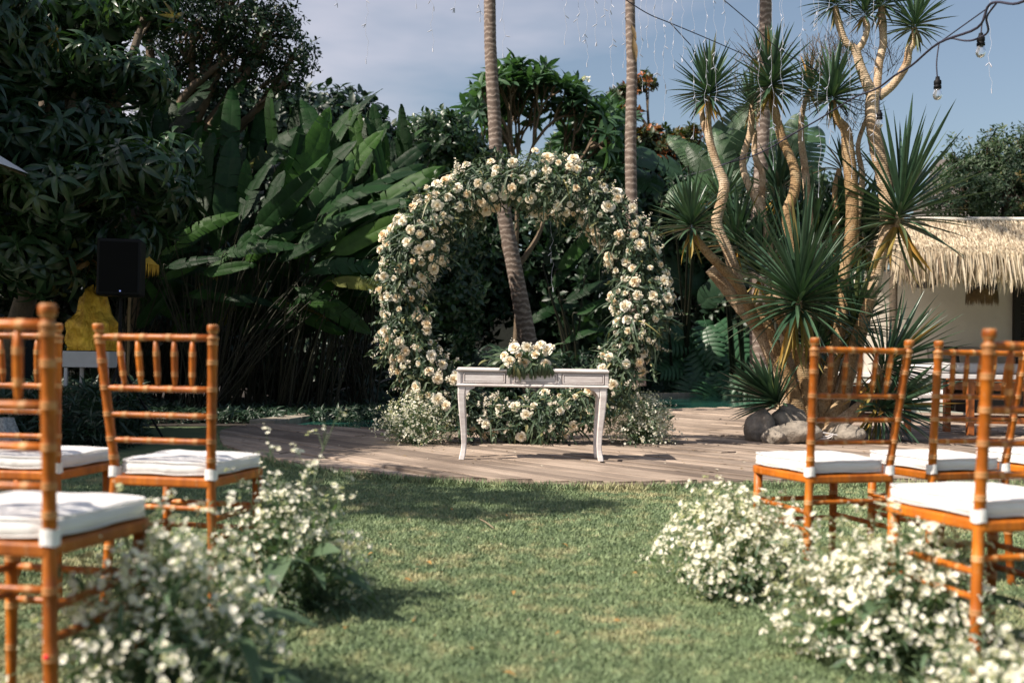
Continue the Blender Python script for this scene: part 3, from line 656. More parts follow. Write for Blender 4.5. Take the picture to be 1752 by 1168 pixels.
# ================================================================== ROSES
def rose_mesh(seed, openness=1.0):
    q = np.random.RandomState(seed); b = MB()
    for layer, (n, r, h, tl_) in enumerate(((3, .16, .62, .05), (4, .34, .60, .25), (5, .58, .50, .55), (6, .84, .30, 1.0), (6, 1.0, .06, 1.35))):
        if openness < .8 and layer == 4: continue
        for i in range(n):
            a0 = i/n*2*PI+layer*.7+q.uniform(-.15, .15); wa = 2.6/n if layer else 1.3; V = []
            rr = r*(openness if layer > 1 else 1)*q.uniform(.92, 1.08)
            for jv, tv in enumerate((0, .4, .75, 1)):
                for ju, tu in enumerate((-1, -.5, 0, .5, 1)):
                    ang = a0+tu*wa*(.55+.45*math.sin(tv*PI*.62))
                    rad = rr*(.22+.78*tv**(.55+.25*tl_)); z = h*(tv-.25*tl_*tv*tv) - .05*layer + q.uniform(-.012, .012)
                    if tv == 1: rad *= 1.04+.05*tl_; z -= .04*tl_+.06*abs(tu)**2
                    if abs(tu) == 1: rad *= .94
                    V.append([rad*math.cos(ang), rad*math.sin(ang), z+.05])
            F = [[j*5+i_, j*5+i_+1, j*5+i_+6, j*5+i_+5] for j in range(3) for i_ in range(4)]
            b.add(V, F)
    return b.mesh('rose', M_rose)
ROSES = [rose_mesh(s, o) for s, o in ((1, 1.0), (2, .9), (3, 1.08), (4, .72), (5, 1.0))]
def put_rose(parent, origin, p, n, r):
    n = unit(n); t_ = unit(np.cross(n, unit(rs.normal(0, 1, 3)))); return link('rose', ROSES[rs.randint(5)], parent, M=frameM(p, t_, n, r, origin))
# small florets
def floret(n=5, cup=.3, centre=True):
    V = []; F4 = []; 
    for i in range(n):
        a = i/n*2*PI; ca, sa = math.cos(a), math.sin(a); b_ = len(V)
        for (r, w_, z) in ((.12, .10, 0), (.62, .36, cup*.4), (1.0, .16, cup)):
            for s in (-1, 1): V.append([r*ca-s*w_*sa, r*sa+s*w_*ca, z])
        F4 += [[b_, b_+2, b_+3, b_+1], [b_+2, b_+4, b_+5, b_+3]]
    if centre:
        b_ = len(V)
        for i in range(4): a = i*PI/2; V.append([.2*math.cos(a), .2*math.sin(a), .06])
        V.append([0, 0, .24]); V.append([0, 0, .24]); F5 = [[b_+i, b_+(i+1) % 4, b_+4, b_+5] for i in range(4)]
        V = np.array(V)[:, [2, 0, 1]]
        return V, {0: np.array(F4), 1: np.array(F5)[:, :3]}
    return np.array(V)[:, [2, 0, 1]], {0: np.array(F4)}
FLO = floret(6, .3); BUDV = np.array([[-.5, 0, 0], [0, .5, 0], [0, 0, .5], [0, -.5, 0], [0, 0, -.5], [.6, 0, 0]]); BUDF = np.array([[0, 2, 1], [0, 3, 2], [0, 4, 3], [0, 1, 4], [5, 1, 2], [5, 2, 3], [5, 3, 4], [5, 4, 1]])
FLO5 = floret(5, .5, False)
def sprays(P, D, ln, nb, spread, size):
    """flowering spikes: returns floret positions/normals around stems starting at P towards D"""
    n = len(P); t_ = np.tile(np.linspace(.35, 1, nb), n); Pi = np.repeat(P, nb, 0); Di = np.repeat(unit(D), nb, 0); Li = np.repeat(np.broadcast_to(ln, (n,)), nb)
    off = rs.normal(0, spread, (n*nb, 3))*(1.25-t_)[:, None]
    Q = Pi+Di*(Li*t_)[:, None]+off; Nn = unit(off+Di*.02+rs.normal(0, .2*spread, off.shape)); return Q, Nn, size*rs.uniform(.7, 1.3, n*nb)
# ---- arch
AC = at(893, 515, 9.5); AR = 1.15
A = thing('flower_arch', 'round wedding arch covered in cream roses and greenery on the deck', 'flower arch', (AC[0], AC[1], ZD))
AO = np.array([AC[0], AC[1], ZD])
b = MB(); th = np.linspace(0, 2*PI, 49)
for rr, yy_ in ((AR-.03, -.05), (AR+.03, .05)): b.tube([AC+[rr*math.cos(a), yy_, rr*math.sin(a)] for a in th], .012, 6, cap=False)
for s in (-1, 1): b.tube([AC+[s*.45, -.35, ZD-AC[2]+.012], AC+[s*.45, .35, ZD-AC[2]+.012]], .012, 6)
b.build('hoop_frame', M_black, A, AO)
def ring_pt(th, rr, ph, spin=0):
    """th round the hoop, ph round the garland (0 = outward, 90 = towards the lawn)"""
    rad = np.stack([np.cos(th), np.zeros_like(th), np.sin(th)], 1); nrm = rad*np.cos(ph)[:, None]+np.array([0, -1., 0])*np.sin(ph)[:, None]
    return AC+rad*AR+nrm*rr[:, None], nrm, np.stack([-np.sin(th), np.zeros_like(th), np.cos(th)], 1)
def thick(th):    # garland half thickness by angle: fuller at the crown, thinner at the foot
    s = np.sin(th); return .235+.012*np.clip(s, 0, 1)+.03*np.sin(th*5+1)+.025*np.sin(th*9+2)+.02*np.sin(th*17)-.02*np.clip(-s, 0, 1)
n = 15000; thv = rs.rand(n)*2*PI; ph = rs.rand(n)*2*PI; rr = thick(thv)*np.sqrt(rs.rand(n))*.98
P, nr, tg = ring_pt(thv, rr, ph); P[:, 2] = np.maximum(P[:, 2], ZD+.02)
D = nr*.75+tg*rs.normal(0, .6, (n, 1))+rs.normal(0, .45, (n, 3))+np.array([0, 0, -.35])
gl = leaf(4, .20, .4, .6, .4); gl2 = leaf(4, .36, .35, .35, .45)
b = MB(); k = n*2//3; b.inst(gl, P[:k], D[:k], nr[:k]+[0, -.4, .5], rs.uniform(.05, .11, k)); b.inst(gl2, P[k:], D[k:], nr[k:]+[0, -.4, .5], rs.uniform(.05, .10, n-k))
# curling long blades
n = 420; thv = rs.rand(n)*2*PI; P, nr, tg = ring_pt(thv, thick(thv)*rs.uniform(.7, 1.0, n), rs.uniform(-.3, PI+.3, n)); P[:, 2] = np.maximum(P[:, 2], ZD+.05)
b.inst(leaf(7, .09, .3, 1.1, .3), P, nr+rs.normal(0, .5, (n, 3)), nr+[0, -.2, .8], rs.uniform(.14, .26, n))
n = 190; thv = rs.rand(n)*2*PI; P, nr, tg = ring_pt(thv, thick(thv)*.8, rs.uniform(-.5, PI+.5, n)); ok = P[:, 2] > ZD+.12; P, nr, tg = P[ok], nr[ok], tg[ok]
for i in range(len(P)):
    dv = unit(nr[i]+tg[i]*rs.normal(0, .6)+rs.normal(0, .3, 3)+[0, 0, -.1]); ln = rs.uniform(.13, .30); t_ = np.linspace(0, 1, 8); C = P[i]+dv*(ln*t_)[:, None]; C[:, 2] -= .25*ln*t_**2; b.tube(C, [.003]*4+[.0015]*4, 3, cap=False)
    m_ = 13; ti = rs.uniform(.15, 1, m_); Pi = np.stack([np.interp(ti, t_, C[:, k]) for k in range(3)], 1); b.inst(gl2, Pi, dv*.7+rs.normal(0, .6, (m_, 3)), rs.normal(0, .5, (m_, 3))+[0, -.3, .8], rs.uniform(.035, .075, m_))
b.build('foliage', M_arch, A, AO, stuff=True)
# rose positions, kept apart
def spaced(cands, r, maxn):
    keep = []; cell = {}
    for i, p in enumerate(cands):
        k = tuple((p//r).astype(int)); ok = True
        for dx in (-1, 0, 1):
            for dy in (-1, 0, 1):
                for dz in (-1, 0, 1):
                    for j in cell.get((k[0]+dx, k[1]+dy, k[2]+dz), ()):
                        if np.sum((cands[j]-p)**2) < r*r*rs.uniform(.45, 1.3): ok = False
        if ok: keep.append(i); cell.setdefault(k, []).append(i)
        if len(keep) >= maxn: break
    return keep
n = 4200; thv = rs.rand(n)*2*PI; ph = rs.uniform(-.35, PI+.35, n); P, nr, tg = ring_pt(thv, thick(thv)*rs.uniform(.86, 1.02, n), ph)
ok = P[:, 2] > ZD+.08; dens = rs.rand(n) < np.where(np.sin(thv) < -.55, .35, 1.0); nzv = np.array([mnoise.noise(Vector(p*3.2)) for p in P]); dens &= rs.rand(n) < np.clip(.62+1.5*nzv, .20, 1); idx = np.where(ok & dens)[0]
keep = idx[spaced(P[idx], .086, 290)]; RP = P[keep]
for i in keep: put_rose(A, AO, P[i]+nr[i]*.025, nr[i]*.8+np.array([0, -.75, .12])+rs.normal(0, .28, 3), rs.choice([rs.uniform(.026, .034), rs.uniform(.038, .050), rs.uniform(.046, .058)], p=[.22, .5, .28]))
# white blossom sprays
n = 230; thv = rs.rand(n)*2*PI; P, nr, tg = ring_pt(thv, thick(thv)*rs.uniform(.75, .98, n), rs.uniform(-.4, PI+.2, n)); ok = P[:, 2] > ZD+.1; P, nr, thv = P[ok], nr[ok], thv[ok]; n = len(P)
D = nr+rs.normal(0, .45, (n, 3))+[0, 0, .25]
Q, Nn, S = sprays(P, D, rs.uniform(.07, .17, n), 13, .017, .0095)
b = MB(); b.inst(FLO5, Q, Nn+[0, -.5, .3], rs.normal(0, 1, Q.shape), S, rnd=rs.rand(len(Q)))
b.build('blossom_sprays', M_blos, A, AO, stuff=True)
# ---- loose clumps (used at the arch feet and along the aisle)
def clump(name, label, cat, c, rx, h, nst, nfl, fsize, group, leafy=1.0, nblade=120, big=14, feet=.5, tall=0, lsize=1.0, lean=(0, 0)):
    c = np.array([c[0], c[1], c[2]]); t_ = thing(name, label, cat, tuple(c), 0, group); q = rs
    a = q.rand(nst)*2*PI; el = np.arccos(q.uniform(.02, 1, nst)**.8); dirv = np.stack([np.cos(a)*np.sin(el)*rx/h+lean[0], np.sin(a)*np.sin(el)*rx/h+lean[1], np.cos(el)*.98+.03], 1)
    ln = h*q.uniform(.72, 1.03, nst)*(1+.1*np.sin(a*3)); st = MB(); tips = []
    base = c+np.stack([q.normal(0, rx*.16, nst), q.normal(0, rx*.16, nst), np.full(nst, .0)], 1)
    if tall:
        ln[:tall] *= q.uniform(1.15, 1.45, tall); dirv[:tall, 2] += 1.0
        dirv[:tall] = dirv[:tall]/np.linalg.norm(dirv[:tall], axis=1)[:, None]
    for i in range(nst):
        e = base[i]+dirv[i]*ln[i]; m_ = (base[i]+e)/2+[0, 0, ln[i]*.12]; e[2] = max(e[2], c[2]+.03)
        pth = np.array([base[i], base[i]*.3+m_*.7, m_*.4+e*.6, e]); st.tube(pth, [.0022, .0018, .0014, .001], 3, cap=False); tips.append(e)
    tips = np.array(tips); ums = np.repeat(tips, 4, 0)+q.normal(0, 1, (nst*4, 3))*np.array([rx*.13, rx*.13, h*.09])
    for i in range(nst*4): st.tube([tips[i//4]*.9+base[i//4]*.1, (tips[i//4]+ums[i])/2, ums[i]], [.0012, .001, .0008], 3, cap=False)
    st.build('stems', M_stem, t_, c, stuff=True)
    nfl = max(3, int(nfl*.42)); Q = np.repeat(ums, nfl, 0)+q.normal(0, 1, (nst*4*nfl, 3))*np.array([rx*.035, rx*.035, h*.022]); sub = q.rand(nst*4) < .85
    Q = Q[np.repeat(sub, nfl)]; Q = Q[(Q[:, 2] > c[2]+.02)]
    out_ = unit(Q-(c+[0, 0, h*.35]))
    b = MB(); b.inst(FLO, Q, out_+q.normal(0, .5, Q.shape)+[0, -.2, .35], q.normal(0, 1, Q.shape), fsize*q.uniform(.6, 1.3, len(Q)), rnd=q.rand(len(Q)))
    kb = len(Q)//2; Qb = Q[q.randint(len(Q), size=kb)]+q.normal(0, .012, (kb, 3)); b.inst((BUDV, BUDF), Qb, q.normal(0, 1, Qb.shape)+[0, 0, 1], q.normal(0, 1, Qb.shape), fsize*.7)
    b.build('blossoms', [M_aster, M_heart], t_, c, stuff=True)
    b = MB(); n = int(nblade*7*leafy); tt = q.rand(n)**.8; i_ = q.randint(nst, size=n); P = base[i_]*(1-tt[:, None])+tips[i_]*tt[:, None]*.97+q.normal(0, .014, (n, 3)); P[:, 2] = np.maximum(P[:, 2], c[2]+.01)
    b.inst(leaf(3, .20, .4, .5), P, unit(tips[i_]-base[i_])+q.normal(0, .7, (n, 3)), q.normal(0, .6, (n, 3))+[0, 0, 1], q.uniform(.022, .055, n)*lsize)
    b.build('foliage', M_clump, t_, c, stuff=True)
    for i in range(big):
        a = q.rand()*2*PI; r_ = q.uniform(.3, .8)*rx; z = q.uniform(.02, .5)*h; dr = np.array([math.cos(a), math.sin(a), q.uniform(-.15, .7)])
        lm = BIGL[i % 3]; link('leaf', lm, t_, M=frameM(c+[math.cos(a)*r_, math.sin(a)*r_, z], dr+q.normal(0, .2, 3), q.normal(0, .4, 3)+[0, 0, 1], q.uniform(.09, .17)*lsize, c))
    return t_
BIGL = []
for s_, (w_, dr_) in enumerate(((.30, .5), (.22, .7), (.38, .35))):
    mb = MB(); mb.add(*leaf(7, w_, .45, dr_, .4, wave=.008)); BIGL.append(mb.mesh('leaf', M_clump))
AG = 'white wildflower clumps lining the grass aisle'
clump('flower_clump', 'fluffy white wildflower clump at the foot of the nearest left chair', 'flowers', (-.80, 2.33, 0), .25, .43, 180, 9, .0088, AG, lsize=1.35)
clump('flower_clump', 'tall leafy white wildflower clump beside the lone left chair, one stem rising highest', 'flowers', (-.735, 3.27, 0), .235, .42, 150, 9, .0088, AG, leafy=1.3, tall=6, big=18, lsize=1.3)
clump('flower_clump', 'white wildflower clump beside the right aisle chair, farther from the camera', 'flowers', (.83, 3.62, 0), .26, .36, 180, 10, .0085, AG)
clump('flower_clump', 'largest white wildflower clump in front of the nearest right chair', 'flowers', (1.07, 2.80, 0), .29, .38, 230, 9, .0088, AG, lsize=1.3, big=18)
clump('flower_clump', 'white wildflower clump with broad green leaves in the lower right corner', 'flowers', (1.02, 2.02, 0), .19, .25, 110, 10, .0088, AG, big=16, lsize=1.3)
clump('flower_clump', 'pale flower clump just entering the lower left corner', 'flowers', (-.99, 1.74, 0), .11, .24, 90, 9, .009, AG, big=6)
BG = 'airy white flower mounds at the feet of the arch'
p = gnd(712, 757, ZD); clump('flower_mound', 'airy white flower mound at the left foot of the arch', 'flowers', (p[0], p[1], ZD), .34, .44, 200, 8, .0088, BG, big=12)
p = gnd(1098, 757, ZD); clump('flower_mound', 'airy white flower mound at the right foot of the arch', 'flowers', (p[0], p[1], ZD), .32, .46, 290, 9, .0098, BG, big=12)
# ---- arrangement on the table
tc_ = np.array([at(903, 625, ty+.15)[0], ty+.16, ZD+TH+.006]); TF = thing('table_bouquet', 'cream rose bouquet with trailing leaves on the white table', 'bouquet', tuple(tc_))
n = 260; P = tc_+np.stack([rs.normal(0, .11, n), rs.normal(.0, .06, n), np.abs(rs.normal(.0, .045, n))+.01], 1); D = unit(P-tc_+[0, .02, .02])+rs.normal(0, .35, (n, 3)); D[:, 2] -= .25*(P[:, 2] < tc_[2]+.08)
b = MB(); b.inst(gl2, P, D, [[0, -.3, 1]]*n+rs.normal(0, .3, (n, 3)), rs.uniform(.06, .13, n))
n = 90; P = tc_+np.stack([rs.uniform(-.17, .17, n), np.full(n, -.18)+rs.normal(0, .01, n), rs.uniform(.0, .05, n)], 1); b.inst(gl, P, np.stack([rs.normal(0, .5, n), rs.normal(-.25, .1, n), -np.ones(n)], 1), [[0, -1, .3]]*n, rs.uniform(.07, .13, n))
b.build('foliage', M_arch, TF, tc_, stuff=True)
for (px, py, r) in [(880,591,.048),(872,614,.056),(898,617,.050),(902,589,.048),(917,592,.05),(936,594,.05),(916,603,.052),(888,604,.045),(934,618,.042),(945,590,.04),(908,632,.032),(862,604,.036),(925,585,.04)]:
    p = at(px, py+4, ty+.0+rs.uniform(-.03, .05)); put_rose(TF, tc_, p, (rs.normal(0, .35), -.8, .5), r)
n = 10; P = tc_+np.stack([rs.uniform(-.18, .16, n), rs.normal(0, .03, n), rs.uniform(.08, .14, n)], 1); Q, Nn, S = sprays(P, rs.normal(0, .3, (n, 3))+[0, 0, 1], .09, 12, .014, .008)
b = MB(); b.inst(FLO5, Q, Nn+[0, -.5, .3], rs.normal(0, 1, Q.shape), S); b.build('blossom_sprays', M_blos, TF, tc_, stuff=True)

# ================================================================== TREES AND SHRUBS
def lump_tips(c, r, n, shell=.55):
    d = unit(rs.normal(0, 1, (n, 3))); k = (shell+(1-shell)*rs.rand(n))**.8; return np.asarray(c)+d*k[:, None]*np.asarray(r), d
def leafy_tree(name, label, base, fork, lumps, proto, n, size, leafm, barkm, cat='tree', tr=.12, up=.5, group=None, sag=0, tw=.3, trunk=True, crown='crown', lseed=None):
    base = np.array(base, float); t_ = thing(name, label, cat, tuple(base), 0, group)
    vol = np.array([np.prod(l[1])**.66 for l in lumps]); vol = vol/vol.sum(); b = MB(); wood = MB(); fork = np.array(fork, float)
    if trunk: wood.tube(*smooth_path([base, base*.6+fork*.4+rs.normal(0, .08, 3), fork], [tr, tr*.8, tr*.6]), k=9)
    for (c, r), f in zip(lumps, vol):
        m_ = max(6, int(n*f)); P, d = lump_tips(c, r, m_); c = np.asarray(c, float)
        Dn = d+np.array([0, 0, up])+rs.normal(0, .3, P.shape)
        b.inst(proto, P, Dn, rs.normal(0, 1, P.shape), size*rs.uniform(.75, 1.25, m_))
        if trunk: wood.tube(*smooth_path([fork, (fork+c)/2+rs.normal(0, .15, 3), c], [tr*.55, tr*.4, tr*.22]), k=6)
        for i in range(int(m_*tw)): wood.tube([c*.75+fork*.25 if i % 3 == 0 else c, (c+P[i])/2+rs.normal(0, .05, 3)*np.max(r), P[i]], [tr*.14, tr*.10, .006], 4, cap=False)
    if trunk or wood.n: wood.build('trunk', barkm, t_, base)
    b.build(crown, leafm, t_, base, stuff=False); return t_
def lp(px, py, d, rx, rz, ry=None):   # lump given by its picture place, distance and picture radii
    s = FPX/d; return (at(px, py, d), np.array([rx/s, (ry or max(rx, rz))/s, rz/s]))
W_mango = whorl(leaf(6, .25, .35, .85, .45), 12, -.75, .75, seed=3, stem=.5); W_small = whorl(leaf(3, .42, .3, .2, .5), 7, -.7, 1.2, seed=4, stem=1.5)
W_dense = whorl(leaf(3, .50, .3, .3, .4), 7, -.6, 1.1, seed=5, stem=.6); W_frang = whorl(leaf(5, .28, .2, .35, .55), 11, -.1, 1.1, seed=6); W_alm = whorl(leaf(4, .45, .3, .2, .65, tip=.2), 8, -.1, 1.0, seed=7)
# left mango-like tree
g0 = gnd(60, 745)
leafy_tree('mango_tree', 'big glossy broadleaf tree filling the upper left of the picture', (-5.2, 10.2, 0), (-4.9, 10.3, 1.9),
    [lp(110,340,9.2,90,55), lp(235,300,9.4,75,45), lp(60,440,9.5,80,55), lp(190,420,9.9,80,45), lp(25,110,10,90,60), lp(130,110,10.6,80,45), lp(215,140,11,75,45), lp(55,235,9.8,90,45), lp(160,235,10.3,80,38), lp(250,20,11.4,60,35), lp(95,20,10.8,70,35), lp(285,350,10.2,45,50), lp(300,270,10.6,35,30), lp(-80,250,9.5,120,200), lp(-60,50,9.5,140,120)],
    W_mango, 950, .235, M_mango, M_bark, tr=.16, up=.3, tw=.12)
leafy_tree('spreading_tree', 'airy small-leaved tree reaching over the banana leaves into the sky', (-6.1, 15.5, 0), (-5.4, 15.4, 3.6),
    [lp(330,40,15,80,60), lp(400,20,15,80,60), lp(450,60,15,70,50), lp(500,100,15,45,40), lp(420,120,15.3,60,45), lp(350,130,15.5,60,50), lp(480,25,15,30,30), lp(490,140,15,30,25), lp(300,100,15.5,50,60), lp(250,-60,15,150,60), lp(420,-70,15,110,50)],
    W_small, 2500, .085, M_small, M_bough, tr=.17, up=.1, tw=.10)
leafy_tree('shade_tree', 'tall leafy tree standing left of the seating, casting shade on the lawn', (-8.2, 3.2, 0), (-7.6, 3.6, 3.2),
    [((-6.2, 3.9, 5.2), (1.5, 1.2, .8)), ((-7.9, 5.2, 5.6), (1.8, 1.5, 1.1)), ((-6.8, 6.6, 5.4), (1.3, 1.3, .9)), ((-8.8, 2.6, 5.6), (1.8, 1.6, 1.1)), ((-8.2, 7.4, 6.4), (1.8, 1.5, 1.2)), ((-5.3, 3.3, 5.7), (1.1, .7, .45)), ((-6.3, 7.0, 4.9), (1.2, .8, .6))], W_mango, 900, .30, M_mango, M_bark, tr=.2, up=.2, tw=.1)
leafy_tree('bank_shade_tree', 'tall tree added behind the mango tree to shade the lower bank', (-9.5, 13.0, 0), (-9.2, 13, 3.0),
    [((-7.2, 12.3, 4.2), (1.3, 1.2, 1.0)), ((-8.6, 12.8, 6.0), (1.8, 1.5, 1.2)), ((-6.0, 12.9, 5.4), (1.0, 1.0, .6)), ((-9.8, 11.8, 4.6), (1.6, 1.5, 1.5)), ((-7.8, 14.2, 4.6), (1.6, 1.2, 1.2)), ((-6.0, 12.8, 3.3), (.9, .9, .8))], W_dense, 2600, .28, M_small, M_bark, tr=.22, up=.2, tw=.03)  # added tree, keeps the sun off the lower left bank
# vine-covered column and shrub mass behind the arch
leafy_tree('vine_covered_shrub', 'dense rounded vine-covered shrub rising behind the arch left of the palm trunk', at(765, 700, 17.3)*[1, 1, 0], at(765, 560, 17.3),
    [lp(755,258,17.2,74,62), lp(735,300,17.1,60,60), lp(800,300,17.4,50,60), lp(765,400,17.4,60,110), lp(770,520,17.4,52,110)], W_dense, 3400, .125, M_dense, M_bark, cat='shrub', tr=.1, up=-.1, tw=.03)
# frangipani with forking boughs
def forked(name, label, base, dir0, levels, l0, r0, proto, size, leafm, barkm, spread=.6, cat='tree', flowers=0, sq=(1, .6, 1), lfac=.74, gravity=.12, clustern=1, nb=3, fit=None, seed=3):
    rs.seed(seed)
    base = np.array(base, float); t_ = thing(name, label, cat, tuple(base)); wood = MB(); tips = []
    def grow(p, d, l, r, lv):
        q = p+d*l; mid = (p+q)/2+rs.normal(0, l*.08, 3); wood.tube(*smooth_path([p, mid, q], [r, r*.9, r*.78], 3), k=6 if r > .02 else 4, cap=False)
        if lv == 0: tips.append((q, d)); return
        k = nb if rs.rand() < .8 else 2; a0 = rs.rand()*6.28; ax = unit(np.cross(d, [.3, .2, 1])); ay = np.cross(d, ax)
        for i in range(k):
            a = a0+i*2*PI/k+rs.uniform(-.3, .3); s = spread*rs.uniform(.7, 1.3); nd = unit((d*math.cos(s)+(ax*math.cos(a)+ay*math.sin(a))*math.sin(s))*np.array(sq)+[0, 0, gravity]); grow(q, nd, l*lfac*rs.uniform(.8, 1.2), r*.72, lv-1)
    grow(base, unit(np.array(dir0, float)), l0, r0, levels)
    P = np.array([x[0] for x in tips])
    if fit:
        top, cx, hw = fit; q = P-base; kz = (top-base[2])/np.max(q[:, 2]); kx = hw/np.percentile(np.abs(q[:, 0]-q[:, 0].mean()), 92); sh = (cx-base[0]-q[:, 0].mean()*kx)/(q[:, 2].mean()*kz)
        def T(v): d = v-base; z = d[:, 2]*kz; f = np.clip(z/1.2, 0, 1); return base+np.stack([d[:, 0]*(1+(kx-1)*f)+sh*z, d[:, 1], z], 1)
        wood.v = [T(v) for v in wood.v]; P = T(P)
    wood.build('trunk', barkm, t_, base); D = np.array([x[1] for x in tips]); b = MB()
    for j in range(clustern): b.inst(proto, P+rs.normal(0, size*.35*j, P.shape), D+rs.normal(0, .2+.4*j, D.shape)+[0, 0, .3], rs.normal(0, 1, P.shape), size*rs.uniform(.8, 1.2, len(P)))
    b.build('crown', leafm, t_, base)
    if flowers:
        b = MB(); i_ = rs.randint(len(P), size=flowers); Q = np.repeat(P[i_]+D[i_]*size*.8, 5, 0)+rs.normal(0, .05, (flowers*5, 3)); b.inst(FLO5, Q, rs.normal(0, 1, Q.shape)+[0, -1, .8], rs.normal(0, 1, Q.shape), .045); b.build('blossoms', M_aster, t_, base, stuff=True)
    return t_
p = at(850, 640, 21); forked('frangipani_tree', 'frangipani tree with forking boughs and white blossoms above the arch', (p[0], 21, 0), (.13, 0, 1), 5, 2.2, .11, W_frang, .38, M_frang, M_bough, spread=.50, flowers=14, sq=(1.05, .7, .9), lfac=.66, gravity=.05, clustern=1, fit=(at(915, 122, 21)[2], at(918, 300, 21)[0], 135*21/FPX), seed=11)
p = at(1000, 640, 27.5); forked('frangipani_tree', 'second frangipani behind the crown of the arch, its dense dark leaves right of the first', (p[0], 27.5, 0), (.02, 0, 1), 5, 2.15, .10, W_frang, .38, M_frang, M_bough, spread=.60, flowers=5, sq=(1.05, .8, .9), lfac=.68, gravity=.03, clustern=2, fit=(at(1000, 185, 27.5)[2], at(1000, 300, 27.5)[0], 75*27.5/FPX), seed=5)
leafy_tree('almond_tree', 'tree with orange and green leaves behind the middle palm trunk', at(1120, 640, 28)*[1, 1, 0], at(1120, 330, 28),
    [lp(1120,265,28,62,50), lp(1065,165,28,26,18), lp(1105,140,28,20,14), lp(1065,195,28,30,12), lp(1150,290,28,50,45), lp(1065,310,28,40,40), lp(1175,240,28,30,25)], W_alm, 900, .19, M_almond, M_bark, tr=.12, up=.5, tw=.25)
# backdrop trees
BT = [('dark rounded tree behind the banana leaves on the left', [lp(560,250,24,120,90), lp(450,230,24,110,80), lp(520,420,24,150,150), lp(380,300,24,120,150)], 2600),
      ('dark leafy tree between the vine shrub and the frangipani', [lp(680,300,25,80,90), lp(820,330,26,90,80), lp(740,480,25,140,140), lp(880,420,26,100,120)], 2400),
      ('dark leafy tree behind the right half of the arch', [lp(1000,330,29,80,80), lp(1090,400,27.5,90,100), lp(1000,500,26,130,130), lp(1180,380,27,80,90)], 2400),
      ('dark leafy tree far behind the yucca trunks', [lp(1250,400,28,100,110), lp(1360,380,28,100,90), lp(1290,530,28,150,110), lp(1440,420,28,90,90)], 2400),
      ('dense dark tree at the far left behind the mango tree', [lp(80,260,17,160,110), lp(240,310,18,140,120), lp(100,430,17,190,160), lp(300,450,18,140,130), lp(-100,300,15,150,250)], 3400),
      ('dark undergrowth tree below the banana leaves', [lp(420,520,19,160,110), lp(600,520,20,120,110), lp(520,610,19,190,70), lp(250,590,17,150,80)], 2600)]
for lab, lum, n in BT:
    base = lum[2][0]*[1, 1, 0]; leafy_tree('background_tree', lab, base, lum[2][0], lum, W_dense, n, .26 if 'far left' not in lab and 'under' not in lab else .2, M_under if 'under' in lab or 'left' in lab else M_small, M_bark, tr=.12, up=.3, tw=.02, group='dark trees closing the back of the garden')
leafy_tree('hedge', 'tall clipped green hedge above the thatched roof with upright shoots', at(1720, 500, 23)*[1, 1, 0], at(1720, 420, 23),
    [lp(1660,310,23,55,45), lp(1720,290,23,60,50), lp(1790,300,23,70,60), lp(1640,340,22.5,60,40), lp(1740,340,22.5,90,50), lp(1700,430,23,120,60)]+[lp(x, y, 22.8, 5, 22) for x, y in ((1628,262),(1650,268),(1672,262),(1690,250),(1707,240),(1722,262),(1738,235),(1752,245),(1700,275))], W_small, 3600, .105, M_hedge, M_bark, cat='hedge', tr=.1, up=.5, tw=.05)
# ---- undergrowth on the left and behind the pool
b = MB(); n = 5200; P = np.stack([rs.uniform(-9, .5, n), rs.uniform(11.6, 15.5, n), np.zeros(n)], 1); P = P[(P[:, 1] > 12.0+.28*(P[:, 0]+4)*(P[:, 0] > -4)) | (P[:, 0] < -4.2)]; n = len(P); P[:, 2] = rs.uniform(0, .16, n)
b.inst(whorl(leaf(4, .22, .3, .5, .4), 9, -.2, 1.0, seed=8), P, rs.normal(0, .4, P.shape)+[0, -.3, 1], rs.normal(0, 1, P.shape), rs.uniform(.07, .14, n))
n = 2600; P = np.stack([rs.uniform(-6.5, -3.4, n), rs.uniform(8.3, 12, n), np.zeros(n)], 1); P = P[P[:, 0] < -P[:, 1]*.40+.3]; n = len(P); P[:, 2] = rs.rand(n)**2*.5*(np.abs(P[:, 0]+4.6) < 1.4)
b.inst(whorl(leaf(4, .16, .3, .5, .4), 9, -.2, 1.0, seed=9), P, rs.normal(0, .4, P.shape)+[0, -.3, 1], rs.normal(0, 1, P.shape), rs.uniform(.10, .20, n))
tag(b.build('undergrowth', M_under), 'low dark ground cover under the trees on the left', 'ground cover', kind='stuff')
b = MB(); n = 5200; P = np.stack([rs.uniform(-3, 9, n), rs.uniform(15, 29, n), rs.rand(n)**1.5*1.0], 1)
fa = np.array([[f[0], f[1]] for f in FA]); yf = np.interp(P[:, 0], fa[:, 0], fa[:, 1]); P = P[P[:, 1] > yf+.8]; n = len(P)
b.inst(whorl(leaf(4, .18, .3, .6, .4), 9, -.2, 1.2, seed=10), P, rs.normal(0, .4, P.shape)+[0, -.3, 1], rs.normal(0, 1, P.shape), rs.uniform(.20, .42, n))
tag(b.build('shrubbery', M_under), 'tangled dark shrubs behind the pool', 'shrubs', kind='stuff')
# strip of grass and litter at the far pool edge
b = MB(); n = 2500; x = rs.uniform(1.5, 8.5, n); P = np.stack([x, np.interp(x, fa[:, 0], fa[:, 1])+rs.uniform(.35, 1.1, n), np.full(n, .0)], 1)
b.inst(leaf(2, .12, .3, .3), P, rs.normal(0, .5, P.shape)+[0, 0, 1], rs.normal(0, 1, P.shape), rs.uniform(.06, .16, n)); tag(b.build('bank_grass', M_clump), 'pale grass strip on the far bank of the pool', 'grass', kind='stuff')

